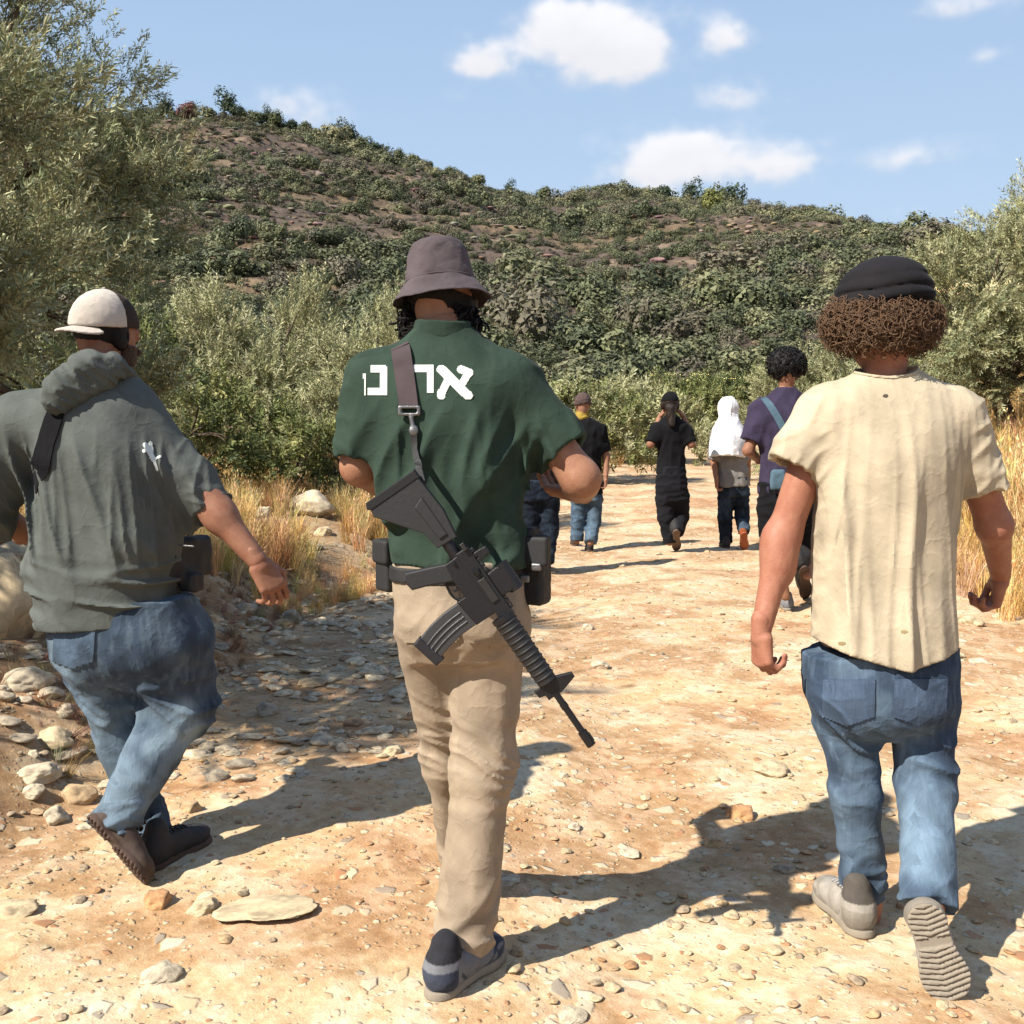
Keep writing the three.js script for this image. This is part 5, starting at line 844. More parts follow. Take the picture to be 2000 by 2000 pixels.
// ================================================================ the walker in the tan shirt, curly hair and black cap
{
  const A = axes(V(-0.02, 0, -1)), D = 2.7, p = thing('person', 'walker in loose tan shirt, blue jeans and black cap over curly hair', 'person', V(J(1665, 1200, D).x, 0, -D));
  const skin = SKIN(0.52, 0.235, 0.155);
  const st = [stn(1512, 1806, 1300, D - 0.01, 0.155, A), stn(1524, 1802, 1220, D - 0.01, 0.15, A), stn(1536, 1806, 1100, D, 0.14, A), stn(1546, 1810, 980, D, 0.135, A), stn(1552, 1812, 890, D, 0.135, A), stn(1546, 1816, 820, D + 0.01, 0.13, A), stn(1534, 1818, 768, D + 0.02, 0.115, A), stn(1556, 1796, 734, D + 0.02, 0.09, A), stn(1604, 1744, 708, D + 0.02, 0.07, A), stn(1620, 1726, 696, D + 0.02, 0.062, A)];
  const shL = J(1556, 782, D + 0.01), elL = J(1478, 1010, D + 0.03), wrL = J(1436, 1190, D - 0.03), shR = J(1806, 790, D + 0.01), elR = J(1876, 992, D + 0.06), wrR = J(1888, 1086, D + 0.23);
  const dL = V().subVectors(J(1495, 885, D), shL).normalize(), dR = V().subVectors(J(1852, 925, D), shR).normalize();
  const slL = cutEnd(cap(shL, J(1470, 930, D + 0.01), 0.072, 0.076), J(1494, 878, D + 0.01), dL), slR = cutEnd(cap(shR, J(1862, 955, D + 0.02), 0.068, 0.056), J(1850, 922, D + 0.02), dR);
  const hem = J(1665, 1258, D - 0.15), mid = J(1668, 1200, D).x;
  let tee = smin(0.055, loft(st), slL, slR);
  tee = carve(tee, cap(J(1510, 850, D + 0.01), J(1470, 960, D + 0.02), 0.055, 0.068)); tee = carve(tee, cap(J(1840, 900, D + 0.02), J(1870, 970, D + 0.04), 0.045, 0.05));
  tee = carve(tee, loft([stn(1545, 1785, 1310, D, 0.12, A), stn(1560, 1780, 1215, D, 0.11, A)]));
  tee = carve(tee, ell(J(1672, 690, D - 0.02), V(0.084, 0.034, 0.1)));
  tee = fold(tee, 0.026, (x, y, z) => {
    const low = sstep(1.42, 1.12, y), back = z > -D ? 1 : 0.5, u = x - mid;
    const g = noise((x + noise(x * 3, y * 1.5, 5) * 0.05) * 8.5 + 1, y * 1.1 + 0.4, 2), g2 = noise(x * 16 + u * y * 4, y * 1.5 + 5, 7), g3 = noise((x + y * 0.25) * 9, y * 1.4, 3);
    let f = 0.022 * (Math.pow(1 - Math.min(1, SA(g) * 1.5), 2) - 0.3) * (0.1 + low) + 0.006 * (Math.pow(1 - Math.min(1, SA(g2) * 1.9), 3) - 0.2) * (0.35 + 0.7 * low) + 0.011 * g3 * low;
    f += 0.018 * Math.exp(-((u - 0.005) ** 2) / 0.0004) * sstep(0.98, 0.72, y) * back;                 // the deep pleat down the middle
    f += 0.007 * (Math.pow(1 - Math.min(1, SA(noise((x - y) * 15, (x + y) * 6, z * 8)) * 2), 2) - 0.25) * (sstep(0.17, 0.23, u) + sstep(-0.16, -0.21, u));
    return f + 0.003 * noise(x * 9, y * 9, z * 9);
  });
  tee = (((t0) => (x, y, z) => Math.max(t0(x, y, z), hem.y + 0.045 * Math.pow(Math.abs(x - mid) / 0.19, 1.6) - 0.008 * Math.exp(-((x - mid) ** 2) / 0.003) - y))(tee));
  const shirt = part('shirt', local(solid(tee, [J(1430, 1310, D), J(1890, 690, D), J(1665, 900, D - 0.2), J(1665, 900, D + 0.2)], 0.06, 0.0055, null, 0.035), p), M.tanTee, p, 'loose tan cotton shirt falling in long pleats');
  const neckF = carve((x, y, z) => Math.abs(ell(J(1672, 690, D - 0.02), V(0.084, 0.034, 0.1))(x, y, z)) - 0.004, (x, y, z) => -grow(tee, 0.004)(x, y, z));
  part('neckband', local(solid(neckF, [J(1672, 690, D)], 0.13, 0.0035), p), M.tanTee, shirt);
  // small holes worn in the cloth
  const hole = (x, y, w, h) => sheet(tee, J(x, y, D - 0.3), V(1, 0, 0), V(0, 1, 0), w, h, ray(x, y), (u, v) => (u / w) ** 2 + (v / h) ** 2 < 0.22 + 0.05 * Math.sin(u * 900), 0.0012, 0.0012, 0.001);
  part('worn_hole', local(merge([hole(1671, 747, 0.014, 0.009)]), p), plain(0.09, 0.07, 0.05, 0.9), shirt, 'small dark hole worn below the neckband');
  part('frayed_patch', local(merge([hole(1588, 1214, 0.02, 0.01), hole(1575, 1248, 0.022, 0.008), hole(1706, 1192, 0.018, 0.009)]), p), plain(0.42, 0.32, 0.16, 0.9), shirt);
  // jeans
  const kL = J(1613, 1500, D - 0.01), aL = J(1634, 1700, D), kR = J(1747, 1480, D - 0.07), aR = J(1752, 1712, 2.42);
  const seat0 = loft([stn(1520, 1800, 1215, D, 0.135, A), stn(1523, 1800, 1290, D - 0.01, 0.145, A), stn(1543, 1800, 1345, D - 0.01, 0.135, A), stn(1572, 1786, 1376, D, 0.085, A)]);
  let jean = smin(0.014, smin(0.035, seat0, cap(J(1598, 1345, D), kL, 0.076, 0.061), cap(kL, aL, 0.061, 0.054)), smin(0.035, seat0, cap(J(1744, 1345, D), kR, 0.082, 0.069), cap(kR, aR, 0.069, 0.062)));
  jean = (((t0, yT) => (x, y, z) => Math.max(t0(x, y, z), y - yT))(jean, J(1665, 1213, D).y));
  jean = cutJoin(jean, [[J(1634, 1698, D), V(0.05, -1, 0), 0.12], [J(1752, 1704, 2.42), V().subVectors(aR, kR).normalize(), 0.13]]);
  jean = carve(jean, cap(J(1634, 1675, D), J(1634, 1760, D), 0.034, 0.042)); jean = carve(jean, cap(aR.clone().lerp(kR, 0.12), J(1754, 1790, 2.38), 0.038, 0.046));
  const jf = fold(jean, 0.018, (x, y, z) => {
    const knee = Math.exp(-((y - 0.36) ** 2) / 0.010), seat = Math.exp(-((y - 0.49) ** 2) / 0.006), cuff = sstep(0.26, 0.14, y);
    const n = noise(x * 8 + 2, (y + x * 0.5) * 24, z * 7), m = noise(x * 9 + 4, (y - x * 0.4) * 19, z * 7), l = noise(x * 18, y * 3, z * 14);
    return 0.017 * crease(x, y, z, 14, 3, 0.5) * (0.1 + seat + 0.3 * knee) + 0.016 * crease(x, y, z, 16, 6, -0.4) * (0.12 + cuff) + 0.005 * l;
  });
  const trousers = part('trousers', local(solid(jf, [J(1520, 1210, D), J(1800, 1210, D), J(1630, 1710, D), J(1760, 1720, 2.3)], 0.12, 0.0055, denimTint([0.085, 0.125, 0.20], [0.36, 0.50, 0.66], [[J(1612, 1560, D - 0.06), 0.2, 0.5], [J(1745, 1580, D - 0.2), 0.22, 0.85], [J(1660, 1330, D - 0.15), 0.06, 0.6]], 4), 0.03), p), M.denim, p, 'faded blue jeans creased below the seat');
  const pk = (x, y) => sheet(jf, J(x, y, D - 0.3), V(1, 0, 0), V(0, 1, 0), 0.13, 0.12, ray(x, y), (u, v) => v > -0.06 + Math.abs(u) * 0.35, 0.004, 0.003, 0.004), pd = M.denim.clone(); pd.vertexColors = false; pd.color.setRGB(0.075, 0.105, 0.16);
  for (const [x, y] of [[1600, 1325], [1735, 1325]]) part('pocket', local(pk(x, y), p), pd, trousers);
  const hL = handField(wrL, V(0.03, -1, 0.0), V(0.9, 0, -0.35), 1.15, 1, 1.0), hR = handField(wrR, V(0.05, -0.9, -0.3), V(-0.85, 0, -0.3), 1.2, -1, 1.0), neck = J(1670, 700, D + 0.03), hc = J(1664, 608, D + 0.05), HA = axes(V(-0.12, -0.1, -1), V(-0.03, 1, 0));
  makeBody(p, [loft(st.slice(1, 7).map((s) => ({ ...s, hw: s.hw * 0.8, hd: s.hd * 0.78 }))), cap(J(1670, 760, D + 0.03), neck, 0.062, 0.056), cap(shL, elL, 0.052, 0.043), cap(elL, wrL, 0.044, 0.027), ell(elL.clone().lerp(wrL, 0.22), V(0.044, 0.08, 0.048), V(0.97, 0.2, 0), V(-0.2, 0.97, 0), V(0, 0, 1)), cap(shR, elR, 0.052, 0.043), cap(elR, wrR, 0.044, 0.028), cap(J(1605, 1330, D), kL, 0.068, 0.052), cap(kL, aL, 0.05, 0.036), cap(aL, J(1634, 1745, D - 0.01), 0.037, 0.036), cap(J(1735, 1330, D), kR, 0.072, 0.054), cap(kR, aR, 0.052, 0.038), cap(J(1620, 1310, D), J(1720, 1310, D), 0.1, 0.1)],
    [J(1410, 690, D), J(1910, 1280, D), J(1634, 1740, D), J(1752, 1720, 2.35), wrR], { c: hc, A: HA, s: 1.0, neck }, [hL, hR], skin);
  // curly brown hair
  const hf = headField(hc, HA, 1.0), c0 = J(1662, 603, D + 0.04), mass = smin(0.03, ell(c0, V(0.100, 0.066, 0.106)), ell(J(1608, 604, D + 0.03), V(0.042, 0.045, 0.055)), ell(J(1716, 602, D + 0.03), V(0.042, 0.05, 0.055)), ell(J(1664, 624, D + 0.0), V(0.064, 0.036, 0.07)));
  const lump = fold(carve(mass, ell(off(hc, HA, 0, -0.055, 0.11), V(0.075, 0.11, 0.085), HA.R, HA.U, HA.W)), 0.016, (x, y, z) => 0.016 * noise(x * 32, y * 32, z * 32) + 0.008 * noise(x * 75, y * 75, z * 75));
  const hairM = HAIR(0.34, 0.20, 0.115), roots = (r) => { const a = (r() * 2 - 1) * 2.3, u = -0.055 + r() * 0.09, o = c0.clone().add(V(Math.sin(a) * 0.35, u, Math.cos(a) * 0.35)), q = land(mass, o, V(-Math.sin(a), 0, -Math.cos(a)), -0.012); return [q, slope(mass, q)]; };
  part('hair', local(merge([solid(lump, [c0], 0.2, 0.005, null, 0.03), curls(roots, 3200, 31, { len: 0.046, coil: 0.0105, thick: 0.0012, out: 0.6, fall: 0.15, sag: 0.15 })]), p), hairM, p, 'thick curly brown hair');
  // black cloth cap, wound tight and tilted
  const CA = axes(V(-0.15, 0.02, -1), V(-0.14, 1, 0.06)), cc = J(1666, 552, D + 0.05), dome = smin(0.02, ell(cc.clone().addScaledVector(CA.U, 0.01), V(0.117, 0.083, 0.122), CA.R, CA.U, CA.W), ell(cc.clone().addScaledVector(CA.U, -0.015), V(0.125, 0.058, 0.13), CA.R, CA.U, CA.W));
  const capF = fold(cutBelow(dome, cc.clone().addScaledVector(CA.U, -0.062), CA.U), 0.014, (x, y, z) => { const u = (x - cc.x) * CA.U.x + (y - cc.y) * CA.U.y + (z - cc.z) * CA.U.z, s = (x - cc.x) * CA.R.x; const k = u * 85 + s * 7 + noise(x * 9, y * 9, z * 9) * 1.2; return 0.010 * (Math.pow(Math.abs(Math.sin(k)), 0.6) - 0.6) * sstep(0.055, 0.02, u) + 0.004 * noise(x * 14, y * 22, z * 14); });
  part('cap', local(solid(capF, [cc], 0.16, 0.0045, null, 0.03), p), cloth(0.026, 0.024, 0.028), p, 'black cloth cap wound in folds');
  // shoes: one flat, one pushing off with its sole in view
  const ZB = [[0.58, 0.53, 0.46], [0.46, 0.41, 0.34], [0.16, 0.14, 0.12]];
  const h1 = G(1632, 1772), t1 = h1.clone().add(V(-0.02, 0, -0.285)); for (const q of [h1, t1]) q.y = landY(q.x, -q.z);
  makeShoe(p, h1, t1, V(0, 1, 0), 1.12, [M.beigeShoe, M.soleDust, M.lace], { side: -1, zones: ZB });
  const t2 = G(1792, 1893), h2 = J(1742, 1712, 2.30); t2.y = landY(t2.x, -t2.z);
  makeShoe(p, h2, t2, V(0.1, 0.35, -1), 1.2, [M.beigeShoe, M.soleDust, M.lace], { side: 1, lug: 1, sole: 0.024, cell: 0.004, zones: ZB });
}

// ================================================================ the walker in the grey hooded top and pale cap
{
  const A = axes(V(0.28, 0, -1)), D = 3.15, p = thing('person', 'walker in grey green hooded top, blue jeans and pale cap', 'person', V(J(230, 1200, D).x, 0, -D));
  const skin = SKIN(0.40, 0.195, 0.125);
  const st = [stn(78, 352, 1190, D, 0.175, A), stn(62, 345, 1120, D, 0.18, A), stn(50, 345, 1055, D, 0.18, A), stn(58, 336, 990, D, 0.175, A), stn(66, 322, 910, D, 0.17, A), stn(58, 306, 840, D + 0.01, 0.165, A), stn(36, 284, 785, D + 0.02, 0.145, A), stn(72, 260, 742, D + 0.03, 0.115, A), stn(118, 252, 712, D + 0.04, 0.09, A), stn(138, 245, 694, D + 0.04, 0.075, A)];
  const shL = J(42, 800, D + 0.0), elL = J(-38, 950, D + 0.0), wrL = J(55, 1010, D + 0.22), shR = J(250, 778, D + 0.03), elR = J(392, 945, D - 0.02), wrR = J(486, 1058, D - 0.06);
  const dR = V().subVectors(elR, shR).normalize(), dL = V().subVectors(wrL, elL).normalize();
  const slR = cutEnd(cap(shR, J(420, 985, D - 0.02), 0.084, 0.058), J(396, 956, D - 0.01), dR), slL = smin(0.04, cap(shL, elL, 0.1, 0.082), cutEnd(cap(elL, wrL, 0.08, 0.07), elL.clone().lerp(wrL, 0.35), dL));
  let top = smin(0.07, loft(st), slR, slL);
  const hem = J(200, 1172, D);
  top = carve(top, cap(J(378, 930, D), J(430, 1000, D - 0.02), 0.05, 0.054));
  top = fold(top, 0.034, (x, y, z) => {
    const low = sstep(0.98, 0.86, y), back = sstep(1.36, 1.2, y) * (1 - low);
    const g = noise((x + y * 0.22) * 11 + 3, y * 1.5, z * 4), g2 = noise((x + y * 0.1) * 20 + 6, y * 1.8, z * 6), h = noise(x * 3, (y + x * 0.12) * 19, z * 3 + 2), a = noise((x + y) * 20, (x - y) * 5, z * 10), sl = sstep(-0.86, -0.80, x) * sstep(1.1, 1.2, y + (x + 0.9) * 0.6);
    return 0.030 * (Math.pow(1 - Math.min(1, SA(g) * 1.6), 2) - 0.28) * back + 0.010 * (Math.pow(1 - Math.min(1, SA(g2) * 1.9), 3) - 0.2) * back + 0.021 * (Math.pow(1 - Math.min(1, SA(h) * 2), 2.5) - 0.25) * low + 0.014 * (Math.pow(1 - Math.min(1, SA(noise((x - y) * 6, (x + y * -0.0 + (y + x) * 0.2) * 3 - y * 22 - x * 12, z * 6)) * 2), 2) - 0.25) * sstep(-1.0, -0.94, x) * sstep(1.25, 1.12, y) + 0.004 * a + 0.004 * noise(x * 7, y * 7, z * 7);
  });
  top = (((t0) => (x, y, z) => Math.max(t0(x, y, z), hem.y + 0.09 * (x - hem.x) - y))(top));
  const hood = part('hooded_top', local(solid(top, [J(-40, 1200, D), J(430, 690, D), J(200, 900, D - 0.25), J(200, 900, D + 0.25), wrL], 0.06, 0.0055, null, 0.04), p), M.hoodie, p, 'grey green hooded top with the hood down');
  // the hood lying on the shoulders: a thick folded roll with a hollow
  const hp = [[245, 705, D + 0.02], [215, 690, D - 0.06], [165, 694, D - 0.09], [115, 730, D - 0.12], [95, 765, D - 0.14]].map(([x, y, d]) => J(x, y, d));
  let hoodF = smin(0.05, cap(hp[0], hp[1], 0.02, 0.026), cap(hp[1], hp[2], 0.026, 0.032), cap(hp[2], hp[3], 0.034, 0.036), cap(hp[3], hp[4], 0.034, 0.02), cap(J(196, 722, D - 0.08), J(116, 765, D - 0.13), 0.022, 0.018), cap(J(130, 704, D + 0.06), hp[2], 0.03, 0.03));
  hoodF = fold(carve(hoodF, cap(J(175, 715, D - 0.17), J(118, 752, D - 0.2), 0.02, 0.02)), 0.014, (x, y, z) => 0.010 * (Math.pow(1 - Math.min(1, SA(noise((x - y) * 9, (x + y) * 26, z * 9)) * 2), 2) - 0.25));
  part('hood', local(solid(hoodF, hp, 0.1, 0.0055, null, 0.03), p), M.hoodie, hood);
  const mark = sheet(top, J(286, 865, D - 0.3), V(1, 0, 0), V(0, 1, 0), 0.09, 0.11, ray(286, 865), (u, v) => { u -= 0.004; const q = (a, b, c, e, t) => { const dx = c - a, dy = e - b, k = clamp(((u - a) * dx + (v - b) * dy) / (dx * dx + dy * dy)); return Math.hypot(u - a - dx * k, v - b - dy * k) < t; }; return q(-0.022, 0.04, 0.002, -0.004, 0.007) || q(-0.006, 0.045, -0.004, 0.02, 0.005) || q(0.002, -0.004, 0.012, -0.034, 0.004) || q(0.002, -0.004, 0.022, 0.006, 0.0035) || q(-0.026, 0.022, -0.008, 0.028, 0.005); }, 0.0018, 0.002, 0.002);
  part('sleeve_print', local(mark, p), M.print, hood, 'white print on the upper sleeve');
  // jeans
  const kL = J(232, 1405, D + 0.06), aL = J(284, 1585, D + 0.0), kR = J(352, 1350, D + 0.02), aR = J(212, 1560, D - 0.22);
  let jean = smin(0.05, loft([stn(84, 355, 1120, D, 0.16, A), stn(92, 385, 1190, D - 0.01, 0.165, A), stn(116, 405, 1245, D - 0.01, 0.145, A), stn(150, 385, 1285, D, 0.09, A)]), cap(J(195, 1220, D), kL, 0.1, 0.07), cap(kL, aL, 0.07, 0.064), cap(J(312, 1220, D), J(346, 1320, D + 0.02), 0.142, 0.112), cap(J(334, 1340, D), aR, 0.088, 0.068));
  jean = (((t0, yT) => (x, y, z) => Math.max(t0(x, y, z), y - yT))(jean, J(220, 1120, D).y));
  jean = cutJoin(jean, [[J(284, 1583, D), V(0.2, -1, 0), 0.13], [J(206, 1568, D - 0.22), V().subVectors(aR, kR).normalize(), 0.14]]);
  jean = carve(jean, cap(J(280, 1555, D), J(288, 1640, D), 0.042, 0.05)); jean = carve(jean, cap(aR.clone().lerp(kR, 0.1), aR.clone().lerp(kR, -0.25), 0.045, 0.052));
  const jf = fold(jean, 0.02, (x, y, z) => {
    const knee = Math.exp(-((y - 0.46) ** 2) / 0.02), cuff = sstep(0.3, 0.16, y), n = noise(x * 7 + 2, (y + x * 0.7) * 17, z * 6), m = noise(x * 8 + 4, (y - x * 0.6) * 20, z * 7);
    return 0.017 * crease(x, y, z, 11, 3, 0.7) * (0.12 + knee) + 0.016 * crease(x, y, z, 14, 7, -0.6) * (0.1 + cuff) + 0.006 * noise(x * 14, y * 4, z * 12);
  });
  const trousers = part('trousers', local(solid(jf, [J(80, 1110, D), J(430, 1110, D), J(284, 1600, D), J(180, 1600, D - 0.35)], 0.13, 0.0065, denimTint([0.10, 0.14, 0.205], [0.44, 0.57, 0.68], [[J(345, 1400, D - 0.15), 0.17, 1.1], [J(200, 1400, D - 0.08), 0.2, 0.6], [J(120, 1240, D - 0.1), 0.1, 0.8], [J(240, 1500, D - 0.2), 0.16, 0.7]], 9), 0.03), p), M.denim, p, 'worn blue jeans, paler at the bent knee');
  const pd = M.denim.clone(); pd.vertexColors = false; pd.color.setRGB(0.085, 0.12, 0.17); part('pocket', local(sheet(jf, J(140, 1225, D - 0.3), V(1, 0, 0), V(0.1, 1, 0), 0.12, 0.11, ray(140, 1225), (u, v) => v > -0.055 + Math.abs(u) * 0.3, 0.005, 0.006, 0.005), p), pd, trousers);
  const hR = handField(wrR, V(0.5, -0.85, 0.0), V(-0.5, -0.25, -0.8), 0.75, -1, 1.08), hL = handField(wrL, V(0.6, 0.1, -0.8), V(0.2, -0.9, 0), 0.9, -1), neck = J(192, 690, D + 0.05), hc = J(200, 628, D + 0.08), HA = axes(V(0.55, -0.12, -1), V(0.08, 1, 0));
  makeBody(p, [loft(st.slice(1, 8).map((s) => ({ ...s, hw: s.hw * 0.82, hd: s.hd * 0.8 }))), cap(J(192, 760, D + 0.04), neck, 0.075, 0.066), cap(shL, elL, 0.065, 0.055), cap(elL, wrL, 0.055, 0.035), cap(shR, elR, 0.055, 0.046), cap(elR, wrR, 0.05, 0.031), ell(elR.clone().lerp(wrR, 0.25), V(0.052, 0.055, 0.05)), cap(J(200, 1220, D), kL, 0.06, 0.045), cap(kL, aL, 0.045, 0.036), cap(aL, J(288, 1625, D), 0.04, 0.04), cap(J(310, 1220, D), kR, 0.08, 0.05), cap(kR, aR, 0.05, 0.036)],
    [J(-60, 690, D), J(520, 1100, D), J(288, 1630, D), J(200, 1600, D - 0.3), wrL, wrR], { c: hc, A: HA, s: 1.0, neck }, [hR, hL], skin);
  const hf = headField(hc, HA, 1.0), hairF = (x, y, z) => { const u = (x - hc.x) * HA.U.x + (y - hc.y) * HA.U.y + (z - hc.z) * HA.U.z, f = (x - hc.x) * HA.W.x + (y - hc.y) * HA.W.y + (z - hc.z) * HA.W.z; return Math.max(hf(x, y, z) - 0.005 - 0.002 * noise(x * 90, y * 90, z * 90), -u - 0.055, f - 0.02, u - 0.04); };
  part('hair', local(solid(hairF, [hc], 0.15, 0.0045), p), HAIR(0.016, 0.011, 0.009), p, 'short dark hair below the cap');
  const beard = (x, y, z) => { const u = (x - hc.x) * HA.U.x + (y - hc.y) * HA.U.y + (z - hc.z) * HA.U.z, f = (x - hc.x) * HA.W.x + (y - hc.y) * HA.W.y + (z - hc.z) * HA.W.z; return Math.max(hf(x, y, z) - 0.009 - 0.004 * noise(x * 70, y * 70, z * 70), u + 0.03, -f + 0.012); };
  part('beard', local(solid(beard, [hc], 0.16, 0.0045), p), HAIR(0.06, 0.026, 0.016), p);
  // cap worn back to front: pale panels, brown front, bill over the nape
  const CA = axes(V(0.55, 0.05, -1), V(0.10, 1, -0.02)), cc = off(hc, CA, 0, 0.022, -0.006), shell = cutBelow(ell(cc, V(0.092, 0.112, 0.112), CA.R, CA.U, CA.W), cc.clone().addScaledVector(CA.U, -0.004), CA.U);
  const side = (s) => (x, y, z) => { const f = (x - cc.x) * CA.W.x + (y - cc.y) * CA.W.y + (z - cc.z) * CA.W.z; return Math.max(shell(x, y, z) - 0.0008 * noise(x * 60, y * 60, z * 60), s * (f - 0.012)); };
  const cp = part('cap', local(solid(side(1), [cc], 0.14, 0.0042), p), M.cap, p, 'pale beige cap worn back to front'); part('mesh_panel', local(solid(side(-1), [cc], 0.14, 0.0042), p), M.capMesh, cp, 'brown mesh half of the cap');
  const bill = (x, y, z) => { const r = (x - cc.x) * CA.R.x + (y - cc.y) * CA.R.y + (z - cc.z) * CA.R.z, u = (x - cc.x) * CA.U.x + (y - cc.y) * CA.U.y + (z - cc.z) * CA.U.z, f = -((x - cc.x) * CA.W.x + (y - cc.y) * CA.W.y + (z - cc.z) * CA.W.z); const e = Math.sqrt((r / 0.084) ** 2 + (Math.max(0, f - 0.075) / 0.082) ** 2); return Math.max((e - 1) * 0.08, Math.abs(u + 0.006 + r * r * 3.2 + (f - 0.1) * 0.22) - 0.0035, 0.07 - f); };
  part('bill', local(solid(bill, [off(cc, CA, 0, 0, -0.1)], 0.13, 0.003), p), M.cap, cp); const bt = part('cap_button', new THREE.SphereGeometry(0.007, 10, 8), M.cap, cp); bt.position.copy(off(cc, CA, 0, 0.111, 0)).sub(p.position);
  // shoes
  const h1 = G(272, 1640), t1 = h1.clone().add(V(0.105, 0, -0.26)); for (const q of [h1, t1]) q.y = landY(q.x, -q.z);
  makeShoe(p, h1, t1, V(0, 1, 0), 1.15, [M.darkShoe, M.soleBrown, M.pouch], { side: 1, cell: 0.005 });
  const t2 = G(272, 1668), h2 = J(165, 1545, 2.90); t2.y = landY(t2.x, -t2.z); makeShoe(p, h2, t2, V(0.55, 0.6, -0.6), 1.25, [M.brownShoe, M.soleBrown, M.pouch], { side: 1, lug: 1, cell: 0.005, sole: 0.026 });
  // bag worn across the body
  const bag = thing('shoulder_bag', 'black cross body bag at the hip of the hooded walker', 'bag', J(350, 1060, D)), nrm = (q) => slope(top, q, 0.02), B = axes(V(0.5, 0, -1));
  const bf = smin(0.02, boxf(J(346, 1052, D + 0.02), V(0.035, 0.065, 0.10), B.R, B.U, B.W, 0.02), boxf(J(362, 1098, D - 0.01), V(0.03, 0.03, 0.03), B.R, B.U, B.W, 0.012));
  part('bag_body', local(solid(fold(bf, 0.006, (x, y, z) => 0.005 * noise(x * 25, y * 25, z * 25)), [J(346, 1060, D)], 0.19, 0.0055), bag), M.pouch, bag); part('zip', local(solid(boxf(J(352, 1030, D - 0.085), V(0.03, 0.003, 0.004), B.R, B.U, B.W, 0.001), [J(352, 1030, D - 0.085)], 0.05, 0.0025), bag), M.metal, bag);
  const way = [[112, 765], [100, 800], [88, 840], [77, 880], [70, 915]].map(([a, b]) => spot(top, a, b, D - 0.5, 0.004)); part('strap', local(ribbon(way, nrm, 0.06, 0.004), bag), M.black, bag);
}

